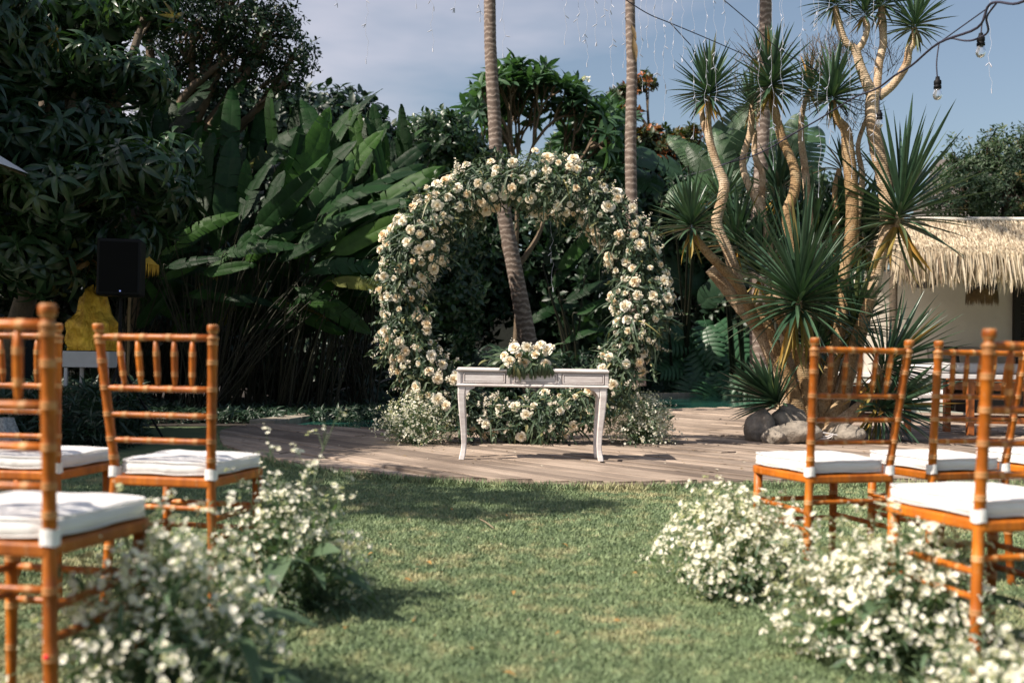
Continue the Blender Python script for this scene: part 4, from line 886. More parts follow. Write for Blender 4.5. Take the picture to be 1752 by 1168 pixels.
# ---- banana-type leaves, each its own part
def banana_leaf(seed, w_=.30, droop=.45, tears=5, fold=.35, n=16):
    q = np.random.RandomState(seed); b = MB(); t_ = np.linspace(0, 1, n+1)
    tear = set(q.choice(range(3, n-1), tears, replace=False)) if tears else set()
    def mid(a): return np.array([a*(1-.22*droop*a), 0, -droop*a*a])
    def hw(a): return w_/2*min(1, (math.sin(min(a/.22, 1)*PI/2)))*(max(0.0, math.cos(max(0, (a-.5)/.5)*PI/2)))**.55+.002
    for s in (-1, 1):
        gap = 0; sagv = 0
        for i in range(n):
            a0, a1 = t_[i], t_[i+1]; torn = i in tear
            if torn: sagv = q.uniform(-.05, .03)
            e0 = a0+(.012 if torn else 0); V = []
            for a, ee in ((a0, e0), (a1, a1)):
                m_ = mid(a); h = hw(a)
                for u in (0, .5, 1.0):
                    mm_ = mid(a+(ee-a)*u+.05*u*(1-a)); z = mm_[2]+h*u*fold - .35*h*u*u + sagv*u*(1 if a == a1 else .9) + .004*math.sin(i*1.9)*u
                    V.append([mm_[0], s*h*u*.97, z])
            F = [[0, 3, 4, 1], [1, 4, 5, 2]] if s < 0 else [[0, 1, 4, 3], [1, 2, 5, 4]]; b.add(V, F)
    b.tube([mid(a)+[0, 0, -.006] for a in np.linspace(-.02, .98, 8)], np.linspace(.010, .002, 8), 5)
    return b
BL = [banana_leaf(s, w_, d, tt).mesh('leaf', M_banana) for s, (w_, d, tt) in enumerate(((.21, .15, 2), (.19, .35, 5), (.24, .6, 9), (.19, .8, 6), (.22, .25, 4), (.20, .05, 3)))]
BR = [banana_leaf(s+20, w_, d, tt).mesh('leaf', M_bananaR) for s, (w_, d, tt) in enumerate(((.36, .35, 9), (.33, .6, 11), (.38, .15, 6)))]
def banana_plant(name, label, base, tops, lib, group=None, cat='banana plant', stemr=.015, stemm=None):
    """tops: (blade start point, direction, length, roll)"""
    base = np.array(base, float); t_ = thing(name, label, cat, tuple(base), 0, group); st = MB()
    for (p, d, ln, z) in tops:
        p = np.array(p); b0 = base+np.append(rs.normal(0, .12, 2), 0); m_ = b0*.45+p*.55+np.array([0, 0, .15]); st.tube(*smooth_path([b0, m_, p, p+unit(d)*.1*ln], [stemr, stemr*.6, stemr*.4, stemr*.35], 3), k=5, cap=False)
        link('leaf', lib[rs.randint(len(lib))], t_, M=frameM(p, d, z, ln, base))
    st.build('stalk', stemm or M_stalk, t_, base); return t_
HG = 'big-leaved heliconia plants on the left bank'
heads = [  # px,py of blade base, px,py of blade tip, distance   (traced leaf by leaf from the bank)
 [(560,290,520,150,14),(470,270,450,165,14.5),(590,260,575,140,14.5),(500,300,555,215,13.6),(430,300,500,190,14)],
 [(620,300,600,195,14.5),(650,290,640,185,14.6),(690,300,680,190,14.8),(660,330,640,205,14.2),(700,280,700,215,15)],
 [(470,380,600,200,13.2),(480,350,530,230,13.4),(540,380,620,260,13.2),(450,400,560,280,13),(520,420,620,240,13.5)],
 [(600,400,735,280,13.2),(620,380,740,300,13.4),(580,420,700,340,13),(640,400,745,340,13.1),(600,360,720,270,13.6)],
 [(560,440,700,380,12.8),(540,400,690,350,13),(590,450,720,370,12.9),(500,430,640,330,12.8)],
 [(380,400,400,230,12.9),(350,380,330,220,13),(410,390,440,250,12.7),(330,360,290,200,13.2),(440,420,470,290,12.7)],
 [(300,300,275,90,14),(330,280,300,110,14.2),(260,320,240,120,14),(350,300,375,120,14.5),(390,300,400,140,14.4)],
 [(430,400,540,310,12.6),(400,430,480,370,12.4),(470,450,560,410,12.5),(380,440,470,400,12.4)],
 [(280,460,370,440,12.2),(340,470,430,460,12.3),(300,420,380,360,12.4),(520,470,660,420,12.6),(560,480,655,500,12.6),(500,490,610,560,13)],
 [(240,420,200,250,13.6),(220,400,180,220,13.8),(260,400,255,200,13.4),(300,430,330,280,13)],
 [(640,330,730,240,14.2),(560,340,640,230,14),(600,320,660,210,14.3),(520,330,590,180,14.6)],
]
hl = ['heliconia with the tallest torn leaf against the sky', 'heliconia whose three upright leaves stand against the sky beside the vine shrub', 'heliconia with bright long leaves leaning right in the middle of the bank',
      'heliconia with wide leaves bending over the arch', 'heliconia with flat shaded leaves low beside the arch', 'heliconia with upright dark leaves below the airy tree', 'tall dark heliconia beneath the mango boughs',
      'heliconia with curled leaves low in the bank', 'heliconia with hanging yellowing leaves over the black shade', 'heliconia half hidden behind the mango tree', 'heliconia with fresh leaves between the tall and the bending ones']
for lab, hd in zip(hl, heads):
    tops = []; xs = []
    for (x0, y0, x1, y1, d) in hd:
        for rep in range(4):
            jx, jy, dd = (0, 0, 0) if rep == 0 else (rs.uniform(-45, 45), rs.uniform(-10, 45), rs.uniform(.3, 1.0))
            a = at(x0+jx, y0+jy, d+dd); e = at(x1+jx*1.3, y1+jy*.8, d+dd-rs.uniform(-.1, .5)); dr = e-a; ln = np.linalg.norm(dr)
            dd_ = dr+np.array([0, 0, ln*.14]); nrm = np.array([rs.normal(-.1, .5), -1.0, rs.uniform(.1, .9)]); tops.append((a, dd_, ln*(1.10 if rep == 0 else rs.uniform(.6, .9)), nrm)); xs.append(a)
    c = np.mean(xs, 0); banana_plant('heliconia_plant', lab, (c[0]-.5, max(c[1]+.3, float(np.interp(c[0]-.5, fa[:, 0], fa[:, 1]))+.6), 0), tops, BL, HG, cat='heliconia')
for lab, x0 in (('low heliconia shading the stems nearest the loudspeaker', 250), ('low dark heliconia in the middle of the stem thicket', 380), ('low dark heliconia leaning toward the arch foot', 500), ('low heliconia close behind the arch on its left', 610)):
    tops = []; xs = []
    for i in range(24):
        d = rs.uniform(13.6, 15.2); px = x0+rs.uniform(-75, 75); py = rs.uniform(450, 590); a = at(px, py, d); e = at(px+rs.uniform(-60, 110), py-rs.uniform(20, 90), d-rs.uniform(.2, .8)); dr = e-a; ln = np.linalg.norm(dr); tops.append((a, dr+np.array([0, 0, ln*.2]), ln*1.1, np.array([rs.normal(-.1, .5), -1.0, rs.uniform(.1, .9)]))); xs.append(a)
    c = np.mean(xs, 0); banana_plant('heliconia_plant', lab, (c[0], max(c[1]+.3, float(np.interp(c[0], fa[:, 0], fa[:, 1]))+.6), 0), tops, BL, HG, cat='heliconia', stemr=.014)
# right-hand bananas behind the yucca
rb = [('banana plant with a broad torn leaf spreading behind the middle palm', (at(1170, 640, 27)*[1, 1, 0]), [(1180,300,1050,270,22),(1190,310,1280,200,22),(1130,360,1280,285,20),(1150,330,1020,290,22),(1200,300,1150,225,22)]),
      ('banana plant with a big round leaf between the yucca trunks', (at(1260, 640, 26.5)*[1, 1, 0]), [(1240,330,1175,262,21),(1235,350,1250,180,21),(1230,330,1290,240,21),(1260,350,1215,230,20.5)]),
      ('banana plant with tall leaves behind the third palm', (at(1330, 640, 20)*[1, 1, 0]), [(1330,320,1370,200,20),(1310,330,1350,240,20),(1345,330,1300,180,20.5),(1360,340,1410,200,20)]),
      ('banana plant with low green leaves beside the right of the arch', (at(1200, 650, 27)*[1, 1, 0]), [(1180,520,1150,400,26.5),(1200,520,1190,410,26.5),(1220,510,1240,420,26.5),(1190,530,1280,470,26.2),(1170,500,1120,430,26.5),(1210,480,1300,430,26.6)]),
      ('dark banana plant seen through the hoop of the arch', (at(990, 650, 23)*[1, 1, 0]), [(950,470,1030,400,22),(940,500,1000,430,22),(960,520,1050,480,22),(1000,480,1060,420,22.5),(930,460,960,390,22.5),(980,540,1060,520,22),(900,560,970,500,22.5),(960,590,1030,560,22)])]
for lab, base, hd in rb:
    tops = []
    for (x0, y0, x1, y1, d) in hd:
        a = at(x0, y0, d); e = at(x1, y1, d-rs.uniform(0, .8)); dr = e-a; ln = np.linalg.norm(dr); tops.append((a, dr+np.array([0, 0, ln*.25]), ln*1.15, np.array([rs.normal(-.2, .4), -.9, rs.uniform(.3, 1)])))
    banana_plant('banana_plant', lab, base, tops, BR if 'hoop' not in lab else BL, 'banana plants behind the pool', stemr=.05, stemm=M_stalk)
# ---- monstera bed across the pool
def monstera(seed):
    b = MB(); q = np.random.RandomState(seed); mid = lambda a: np.array([a, 0, -.25*a*a])
    b.tube([mid(a) for a in np.linspace(-.15, .95, 7)], np.linspace(.012, .004, 7), 4)
    n = 9
    for s in (-1, 1):
        for i in range(n):
            a = -.02+.93*i/n; r = .46*math.sin(min(1, (i+1.6)/4.2)*PI/2)*(1-.55*(i/n)**2.2); w_ = .93/n*.40*(1.15); ang = R(102-62*i/n)
            o_ = mid(a+.03); dr = np.array([math.cos(ang), s*math.sin(ang), 0]); pr = np.array([-dr[1], dr[0], 0]); V = []
            for t_, ww in ((0, 1.25), (.35, 1.15), (.7, .95), (.92, .6), (1, .1)):
                c_ = o_+dr*r*t_+np.array([.10*r*t_*t_, 0, .12*r*t_-.30*r*t_*t_+q.uniform(-.004, .004)])
                V += [c_-pr*w_*ww, c_, c_+pr*w_*ww]; V[-3][2] -= .012; V[-1][2] -= .012
            b.add(V, [[j*3+k, j*3+3+k, j*3+4+k, j*3+1+k] for j in range(4) for k in (0, 1)])
    return b.mesh('leaf', M_monst)
MO = [monstera(i) for i in range(3)]
ml = [('monstera with one broad split leaf facing the pool', 1195, 26.2), ('monstera with tall split leaves below the yucca trunk', 1258, 26.4), ('small dark monstera beside the arch foot', 1150, 26.4), ('low monstera spreading over the pool edge', 1228, 25.9)]
for j, (lab, px, d) in enumerate(ml):
    base = at(px, 660, d)*[1, 1, 0]; t_ = thing('monstera_plant', lab, 'monstera', tuple(base), 0, 'monstera plants across the pool'); st = MB()
    for i in range(26):
        a = rs.uniform(-PI, 0) if rs.rand() < .8 else rs.rand()*PI; rr = rs.uniform(.2, .8); z = rs.uniform(.25, 1.8 if j != 3 else .7)+.2*(j < 2); p = base+[math.cos(a)*rr, math.sin(a)*rr*.6, z]
        st.tube(*smooth_path([base, (base+p)/2+[0, 0, .2], p], [.02, .015, .012], 3), k=4, cap=False)
        link('leaf', MO[i % 3], t_, M=frameM(p, (math.cos(a)*.6, -.25, rs.uniform(-1.0, -.1)), (rs.normal(0, .3), -1, rs.uniform(.2, .9)), rs.uniform(.8, 1.2), base))
    st.build('stalk', M_stem, t_, base)

# ---- coconut palms
def palm(name, label, path, rad, d):
    P, rr = smooth_path([at(x, y, dd) for (x, y), dd in zip(path, d)], rad, 14); base = P[0].copy(); t_ = thing(name, label, 'palm', tuple(base), 0, 'coconut palm trunks')
    ll = np.concatenate([[0], np.cumsum(np.linalg.norm(np.diff(P, axis=0), axis=1))]); nn = int(ll[-1]/.035); s = np.linspace(0, ll[-1], nn); Q = np.stack([np.interp(s, ll, P[:, k]) for k in range(3)], 1); r = np.interp(s, ll, rr)
    r = r*(1+.018*((np.arange(nn) % 3) == 0)-.01*((np.arange(nn) % 3) == 1))*rs.uniform(.985, 1.015, nn)
    b = MB(); b.tube(Q, r, 14); b.build('trunk', M_palm, t_, base)
    top = P[-1]; fr = MB(); sp = MB()
    lf = leaf(3, .07, .3, .35, .3)
    for i in range(15):
        a = i*2.4; el = rs.uniform(-.2, .9); d_ = np.array([math.cos(a)*math.cos(el), math.sin(a)*math.cos(el), math.sin(el)]); ln = rs.uniform(2.6, 3.3)
        tt = np.linspace(0, 1, 10); C = top+d_*(ln*tt)[:, None]; C[:, 2] -= 1.3*tt**2*ln*.45; sp.tube(C, np.linspace(.03, .006, 10), 4, cap=False)
        m_ = 46; ti = np.repeat(np.linspace(.12, .98, m_), 2); Pi = np.stack([np.interp(ti, tt, C[:, k]) for k in range(3)], 1); sd_ = np.tile([-1, 1], m_)[:, None]; side = unit(np.cross(d_, [0, 0, 1])); fr.inst(lf, Pi, side*sd_+d_*.5+[0, 0, -.35]+rs.normal(0, .08, Pi.shape), np.tile([0, 0, 1.], (2*m_, 1)), .62*np.sin(ti*PI*.9+.2)+.12)
    sp.build('frond_ribs', M_stem, t_, base); fr.build('fronds', M_small, t_, base); return t_, P
palm('coconut_palm', 'leaning ringed palm trunk rising through the arch', [(915,692),(905,600),(886,490),(865,380),(851,290),(846,200),(840,100),(838,0),(834,-520)], [.225, .19, .158, .143, .135, .128, .12, .115, .11], [19.4, 19.3, 19.1, 19, 19, 19, 19, 19, 19])
o_, P_ = palm('coconut_palm', 'straight grey palm trunk right of the arch with a peeling sheath', [(1092,660),(1084,450),(1080,330),(1079,230),(1081,120),(1078,0),(1076,-420)], [.13, .100, .096, .093, .088, .080, .075], [16.3]*7)
palm('coconut_palm', 'brown palm trunk behind the yucca heads', [(1300,650),(1296,450),(1301,300),(1306,200),(1307,100),(1310,0),(1312,-480)], [.17, .14, .125, .12, .115, .105, .10], [17.5]*7)
base = P_[0]; sh = MB()
a0 = at(1083, 62, 16.2); sh.inst(leaf(5, .22, .6, .1, .5), [a0, a0+[.05, -.05, -.1]], [[.12, -.1, -1], [-.25, -.05, .8]], [[0, -1, 0], [0, -1, .1]], [.45, .3]); sh.build('dead_sheath', M_drystem, o_, base)

# ================================================================== YUCCA (many trunks, sword-leaf heads)
YD = 11.0
yb = gnd(1380, 738); Y = thing('yucca_tree', 'large multi-trunk yucca with sword-leaf heads beside the deck', 'yucca', (yb[0], yb[1], 0)); YO = np.array([yb[0], yb[1], 0])
def ytrunk(path, r, d0=YD, d1=YD, mat=None, k=10):
    n = len(path); s = FPX/YD; P = [at(x, y, d0+(d1-d0)*i/(n-1)) for i, (x, y) in enumerate(path)]
    rad = np.interp(np.linspace(0, 1, n), np.linspace(0, 1, len(r)), r)/s
    P, rr = smooth_path(P, rad, 9); rr = rr*(1+.05*np.sin(np.arange(len(rr))*2.1)*rs.uniform(.3, 1, len(rr)))
    b = MB(); b.tube(P, rr, k+2)
    b.build('trunk', mat or M_yb, Y, YO)
ytrunk([(1362,735),(1345,680),(1330,630),(1315,592),(1296,556),(1271,529),(1247,497),(1216,459)], [26, 20, 15, 14, 13, 12, 12, 11], 11, 10.9)
ytrunk([(1291,548),(1268,500),(1255,458),(1245,428),(1232,400),(1226,378),(1234,346),(1239,316),(1229,287),(1222,268),(1213,235),(1212,200),(1212,165)], [11, 10, 10, 9, 9, 9.5, 9, 9, 7, 7, 7, 5, 5], 10.95, 11)
ytrunk([(1216,240),(1204,215),(1200,185)], [6, 5, 4], 11, 11.1)
ytrunk([(1300,560),(1284,528),(1262,488),(1236,459),(1209,431),(1183,398)], [10, 9, 8, 8, 7, 6], 10.9, 10.5, M_yo)
ytrunk([(1385,735),(1383,680),(1370,620),(1356,586),(1335,545),(1312,507)], [20, 14, 10, 9, 9, 8], 10.9, 10.6, M_yo)
ytrunk([(1372,725),(1350,650),(1329,599),(1315,558),(1297,520)], [16, 10, 8, 8, 7], 10.85, 10.7, M_yo)
ytrunk([(1378,720),(1385,600),(1372,480),(1350,400),(1347,361),(1357,335),(1361,305),(1356,279),(1338,238),(1327,193),(1316,150)], [14, 10, 10, 9, 9, 9.5, 9, 8, 8, 7, 6], 11.1, 11.2, M_yo)
ytrunk([(1360,690),(1340,560),(1318,440),(1300,357),(1280,316),(1271,275),(1284,225),(1286,180)], [12, 9, 8, 7, 6.5, 6, 6, 5], 11.2, 11.6)
ytrunk([(1312,420),(1303,346),(1304,298),(1292,268),(1291,225)], [7, 7, 6, 5.5, 5], 11.5, 11.7)
ytrunk([(1392,715),(1395,560),(1386,420),(1383,357),(1380,316),(1376,279),(1370,230),(1374,186),(1386,155)], [13, 9, 8, 7.5, 7, 6.5, 5.5, 5, 4.5], 11.2, 11.6)
ytrunk([(1398,720),(1425,620),(1443,520),(1442,483),(1450,442),(1456,404),(1458,353),(1455,300),(1450,250),(1447,223),(1431,201),(1424,172)], [18, 12, 10, 9.5, 10, 11, 11, 11, 10.5, 9, 6.5, 5.5], 11, 11, M_yo)
ytrunk([(1410,725),(1450,640),(1478,540),(1495,484),(1502,453),(1514,415),(1519,381),(1517,335),(1509,290),(1498,242),(1492,193),(1494,160)], [20, 14, 13, 12, 12, 12.5, 13.5, 13.5, 13, 12.5, 12, 12], 11.05, 11)
ytrunk([(1493,165),(1484,145),(1472,115),(1463,86),(1446,71),(1435,41),(1429,12)], [10, 9, 8, 7, 6, 6, 5], 11, 11)
ytrunk([(1464,88),(1476,74),(1484,48),(1478,30)], [6, 5.5, 5, 4.5], 11, 11)
ytrunk([(1497,160),(1501,138),(1504,108),(1511,74),(1509,40),(1508,12)], [9, 7, 7, 6.5, 6, 6], 11, 11.1)
ytrunk([(1503,166),(1528,145),(1550,112),(1555,86),(1563,74),(1564,48)], [8, 7, 7, 6, 5, 4.5], 11, 10.9)
ytrunk([(1405,740),(1440,690),(1452,630),(1465,577),(1478,543),(1488,512)], [22, 13, 10, 9, 9, 9], 10.95, 10.7, M_yo)
ytrunk([(1412,742),(1440,722),(1465,702),(1490,680),(1515,640)], [18, 13, 11, 10, 9], 10.9, 10.6)
ytrunk([(1425,440),(1430,372),(1428,327),(1436,290)], [6, 6, 5, 5], 11.4, 11.5, M_yo)
ytrunk([(1462,420),(1470,350),(1475,300),(1468,250),(1482,205),(1490,190)], [6, 6, 5, 4, 4, 4], 11.3, 11.2)
sw = []
for i, dr_ in enumerate((.02, .10, .22, .38)):
    mb = MB(); mb.add(*leaf(8, .050, .7, dr_, .35, base=.45)); sw.append((mb.mesh('leaf', M_yucca), leaf(6, .085, .6, dr_*.8, .35, base=.4)))
def head(px, py, rpx, n, d=YD, axis=(0, -.1, 1), spread=(.05, 1.9), single=False, droop=1.0, seed=None, mat=None, upk=1.0):
    c = at(px, py, d); s = FPX/d; ax = unit(np.array(axis, float)); e1 = unit(np.cross(ax, [.31, .9, .1])); e2 = np.cross(ax, e1); core = MB(); Lr = rpx/s
    n = int(n*1.3) if not single else n; core.tube([c-ax*.10*Lr, c, c+ax*.12*Lr], [.035, .045, .012], 7)
    n_dead = max(2, n//14); P = []; Dd = []; S = []; K = []; lv = []
    for i in range(n):
        f = (i+.5)/n; th_ = spread[0]+(spread[1]-spread[0])*f**.80; a = i*2.39996+rs.uniform(-.25, .25); dv = ax*math.cos(th_)+(e1*math.cos(a)+e2*math.sin(a))*math.sin(th_)
        ln = Lr*(1.05-.32*f)*rs.uniform(.80, 1.10); kk = min(3, int((.3+f*2.4+rs.uniform(-.5, .7))*droop)); kk = max(0, kk)
        P.append(c+ax*(.10*(1-f)-.06*f)*Lr+dv*.02); Dd.append(dv+np.array([0, 0, .12*f])); S.append(ln); K.append(kk); lv.append(dv)
    P, Dd, S, K = np.array(P), np.array(Dd), np.array(S), np.array(K); Z = ax[None]+np.array([0, 0, .6])[None]+rs.normal(0, .15, P.shape)
    mm_ = M_yuccaS
    if single:
        o = core.build('leaf_head', [M_yb], Y, YO)
        for i in range(n): link('leaf', sw[K[i]][0], o, M=frameM(P[i], Dd[i], Z[i], S[i], YO))
    else:
        b = MB()
        for k in range(4):
            q = K == k
            if q.any(): b.inst(sw[k][1], P[q], Dd[q], Z[q], S[q])
        b.build('leaf_head', mm_, Y, YO, stuff=False)
    # dry skirt
    b = MB(); m_ = n_dead*2; a = rs.rand(m_)*6.28; dv = (e1[None]*np.cos(a)[:, None]+e2[None]*np.sin(a)[:, None])*.5-ax*.3+[0, 0, -.8]
    b.inst(sw[2][1], np.tile(c-ax*.06*Lr, (m_, 1)), dv+rs.normal(0, .15, dv.shape), rs.normal(0, 1, dv.shape), Lr*rs.uniform(.45, .75, m_)); b.build('dry_leaves', M_dry, Y, YO)
M_dry = leafmat('dry_yucca_leaf', [(0, (.06, .09, .03)), (.5, (.30, .22, .05)), (1, (.50, .26, .05))], .5, .2)
head(1367, 520, 178, 140, 10.3, (-.03, -.25, 1), (.04, 2.0), True, 1.0)
head(1537, 372, 175, 100, 10.9, (.12, -.12, 1), (.03, 1.95), True, .8)
head(1183, 388, 92, 60, 10.5, (-.15, -.2, 1), (.05, 1.9), False)
head(1212, 163, 84, 78, 11, (0, -.1, 1), (.05, 2.2))
head(1318, 146, 90, 80, 11.1, (.05, -.1, 1), (.05, 2.1))
head(1286, 182, 60, 44, 11.6, (-.1, 0, 1), (.05, 1.9))
head(1386, 155, 62, 46, 11.6, (0, 0, 1), (.05, 1.9))
head(1424, 168, 84, 74, 11, (.05, -.1, 1), (.05, 2.1))
head(1429, 8, 70, 56, 11, (-.15, -.1, 1), (.1, 2.1)); head(1479, 24, 55, 44, 11, (0, -.1, 1), (.1, 2.1)); head(1509, 8, 65, 52, 11.1, (.1, 0, 1), (.1, 2.1)); head(1564, 46, 78, 60, 10.9, (.2, -.1, 1), (.1, 2.0))
head(1488, 196, 34, 26, 11.1, (.2, -.1, 1), (.1, 1.8))
head(1510, 630, 140, 84, 10.4, (.75, -.35, .75), (.05, 1.5), True, .9)
head(1505, 700, 120, 46, 10.45, (.5, -.4, .2), (.2, 1.5), False, 1.4)
head(1330, 690, 108, 50, 10.35, (-.75, -.3, .6), (.05, 1.15), False, .8)
for a in ((1262,420,100,60,11.5),(1300,470,100,56,11.4),(1235,350,70,40,11.7),(1390,420,120,64,11.6),(1440,400,110,60,11.7),(1340,420,100,54,11.8),(1330,330,90,44,12),(1440,290,60,30,11.7),(1480,420,100,50,11.6),(1420,520,120,56,11.3),(1460,560,110,50,11.0),(1400,600,100,44,11.2)):
    head(a[0], a[1], a[2], a[3], a[4], (rs.uniform(-.25, .25), -.1, 1), (.05, 1.7))
# bare flower twigs above the heads
b = MB()
for (px, py, n) in ((1300,120,40),(1400,110,46),(1440,100,30),(1515,110,20),(1455,200,24),(1250,150,10)):
    for i in range(n):
        p = at(px+rs.normal(0, 10), py+rs.uniform(-8, 25), 11.3); q = p+np.array([rs.normal(0, .14), rs.normal(0, .12), rs.uniform(.15, .42)]); b.tube([p, (p+q)/2+rs.normal(0, .025, 3), q], [.0035, .0028, .002], 3, cap=False)
        for j in range(2): e = q+rs.normal(0, .07, 3); b.tube([(p+q)/2+(q-p)*.2*j, e], [.0024, .0018], 3, cap=False)
b.build('flower_twigs', M_bough, Y, YO, stuff=True)

# ---- boulders round its foot
def rock(label, px, py, d, r, sq=(1, .8, .7), seed=0):
    import bmesh
    bm = bmesh.new(); bmesh.ops.create_icosphere(bm, subdivisions=4, radius=1); 
    for v_ in bm.verts:
        c_ = v_.co.copy(); n_ = mnoise.noise(c_*1.1+Vector((seed*7, 0, 0)))*.30+mnoise.noise(c_*3+Vector((seed, 5, 0)))*.08; v_.co = Vector([c_[k]*(1+n_)*r*sq[k] for k in range(3)])
    me = bpy.data.meshes.new('boulder'); bm.to_mesh(me); bm.free(); me.materials.append(M_stone)
    for q in me.polygons: q.use_smooth = True
    p = at(px, py, d); o = link('boulder', me, None, (p[0], d, ZD+r*sq[2]*.62)); o.rotation_euler = (0, 0, seed); tag(o, label, 'boulder', 'boulders at the foot of the yucca')
rock('upright grey boulder at the left foot of the yucca', 1302, 732, 10.2, .20, (.85, .8, 1.0), 1); rock('small dark stone wedged between two larger boulders', 1324, 752, 9.9, .12, (1.2, .8, .8), 2)
rock('wide flat pale boulder at the front of the yucca', 1356, 748, 9.95, .225, (1.25, .8, .58), 3); rock('brown mossy boulder leaning on the yucca trunk', 1350, 706, 10.35, .24, (1.0, .8, .95), 4); rock('low boulder behind the aisle chair', 1450, 745, 10.3, .18, (1.3, .8, .6), 5)
b = MB(); pth = [at(x, y, 9.9) for x, y in ((1398,738),(1403,745),(1415,746),(1425,742),(1420,748),(1405,750),(1400,742),(1410,740),(1432,744))]; b.tube(*smooth_path(pth, [.007]*9), k=6); tag(b.build('rope', M_canvas), 'coil of pale rope lying against the yucca roots', 'rope')

# ================================================================== HUT
H = thing('thatched_hut', 'open hut with a straw thatched roof and beige wall at the right edge', 'hut', (8, 18.5, 0)); HO = np.array([8, 18.5, 0.])
xl = at(1535, 490, 16.6)[0]; xr = 15.0; ez = at(1650, 436, 16.6)[2]; tz = at(1650, 378, 18.0)[2]
b = MB(); n = 15000; x = rs.uniform(xl, xr*.82, n); t_ = rs.rand(n)**.8; y = 18.0-1.4*t_+rs.normal(0, .02, n); z = tz-(tz-ez)*t_+rs.uniform(0, .05, n)
b.inst(leaf(4, .050, .3, .12, .4, base=.7, tip=.2), np.stack([x, y, z], 1), np.stack([rs.normal(0, .10, n), -.62-.0*t_+rs.normal(0, .08, n)+.42*(t_ > .8), -1.0*np.ones(n)], 1), np.stack([rs.normal(0, .3, n), -np.ones(n), .5*np.ones(n)], 1), rs.uniform(.30, .62, n)+.16*(rs.rand(n) < .12))
b.build('thatch', M_thatch, H, HO, stuff=True)
b = MB(); b.add([[xl, 16.75, ez+.02], [xr, 16.75, ez+.02], [xr, 18.1, tz-.06], [xl, 18.1, tz-.06]], [[0, 1, 2, 3]]); b.add([[xl, 18.1, tz-.06], [xr, 18.1, tz-.06], [xr, 20.5, ez+.3], [xl, 20.5, ez+.3]], [[0, 1, 2, 3]]); b.build('roof_bed', M_drystem, H, HO, smooth=False)
b = MB(); b.tube([[xl+.8, 18.04, tz+.02], [xr, 18.04, tz+.12]], .045, 8); b.build('ridge_pole', M_wall, H, HO)
b = MB(); b.box(((xl+.3+xr)/2, 19.6, 1.35), (xr-xl-.3, .16, 2.7)); b.build('back_wall', M_wall, H, HO, smooth=False)
xd = at(1737, 560, 19.4)[0]
b = MB(); b.box((xd+.06, 19.47, 1.5), (.12, .1, 2.2)); b.box((xd+1.2, 19.47, 1.5), (.12, .1, 2.2)); b.box((xd+.63, 19.47, 2.55), (1.02, .1, .1)); dr = b.build('louvred_door', M_dark, H, HO, smooth=False)
for i in range(12):
    b = MB(); b.box((xd+.63, 19.46, .55+i*.16), (1.0, .03, .15), M=rotm('X', R(25))); b.build('slat', M_dark, dr, HO, smooth=False)
for px in (1528, 1800):
    p = at(px, 560, 17.0); b = MB(); b.tube([[p[0], 17.0, 0], [p[0], 17.0, ez+.2]], .07, 8); b.build('post', M_bark, H, HO)
# raised tiled platform in front of the wall
PF = thing('tiled_platform', 'low pale green tiled platform with a white ledge under the hut', 'platform', (8, 17.5, 0)); PO = np.array([8, 17.5, 0.]); px0 = at(1500, 690, 17.2)[0]
b = MB(); b.box(((px0+xr)/2, 18.35, .33), (xr-px0, 2.3, .62)); b.build('core', M_grout, PF, PO, smooth=False)
tm_ = MB(); tm_.box((0, 0, 0), (.292, .012, .142)); tme = tm_.mesh('tile', M_tile, smooth=False); x = px0+.15; k = 0
while x < 10.8:
    for r_ in range(4): link('tile', tme, PF, tuple(np.array([x+(.15 if r_ % 2 else 0), 17.19+rs.uniform(-.001, .001), .10+r_*.148])-PO))
    x += .30
b = MB(); b.box(((px0+xr)/2, 18.3, .68), (xr-px0+.06, 2.45, .08)); b.build('ledge', M_canvas, PF, PO, smooth=False, bevel=.01)
def cushion_obj(name, label, cat, c, w_, h_, d_, rz, mat, tilt=0, group=None):
    mb = MB(); mb.v = []; pb = pad(w_/2, w_/2, -h_/2, h_/2, -d_/2, d_/2, 10, 10); M_ = rotm('X', R(90)-tilt); pb.v = [v_ @ M_.T for v_ in pb.v]; o = pb.build(name, mat); o.location = c; o.rotation_euler = (0, 0, rz); return tag(o, label, cat, group)
for (px, w_, mt, lab) in ((1617, .60, M_dark, 'black throw cushion against the hut wall'), (1660, .52, M_greycush, 'grey throw cushion next to the black one'), (1705, .56, M_greycush, 'grey throw cushion at the right by the louvred door')):
    p = at(px, 595, 19.0); cushion_obj('throw_cushion', lab, 'cushion', (p[0], 19.05, 1.02), w_, .44, .14, rs.uniform(-.1, .1), mt, .25, 'throw cushions on the bench')
for (x0, x1, lab) in ((1560, 1618, 'pale bench mattress on the platform near the yucca'), (1622, 1745, 'white bench mattress on the platform by the door')):
    a, c_ = at(x0, 620, 18.2)[0], at(x1, 620, 18.2)[0]; pb = pad((c_-a)/2, (c_-a)/2, -.45, .45, 0, .20, 12, 12); o = pb.build('bench_mattress', M_canvas); o.location = ((a+c_)/2, 18.25, .72); tag(o, lab, 'mattress')
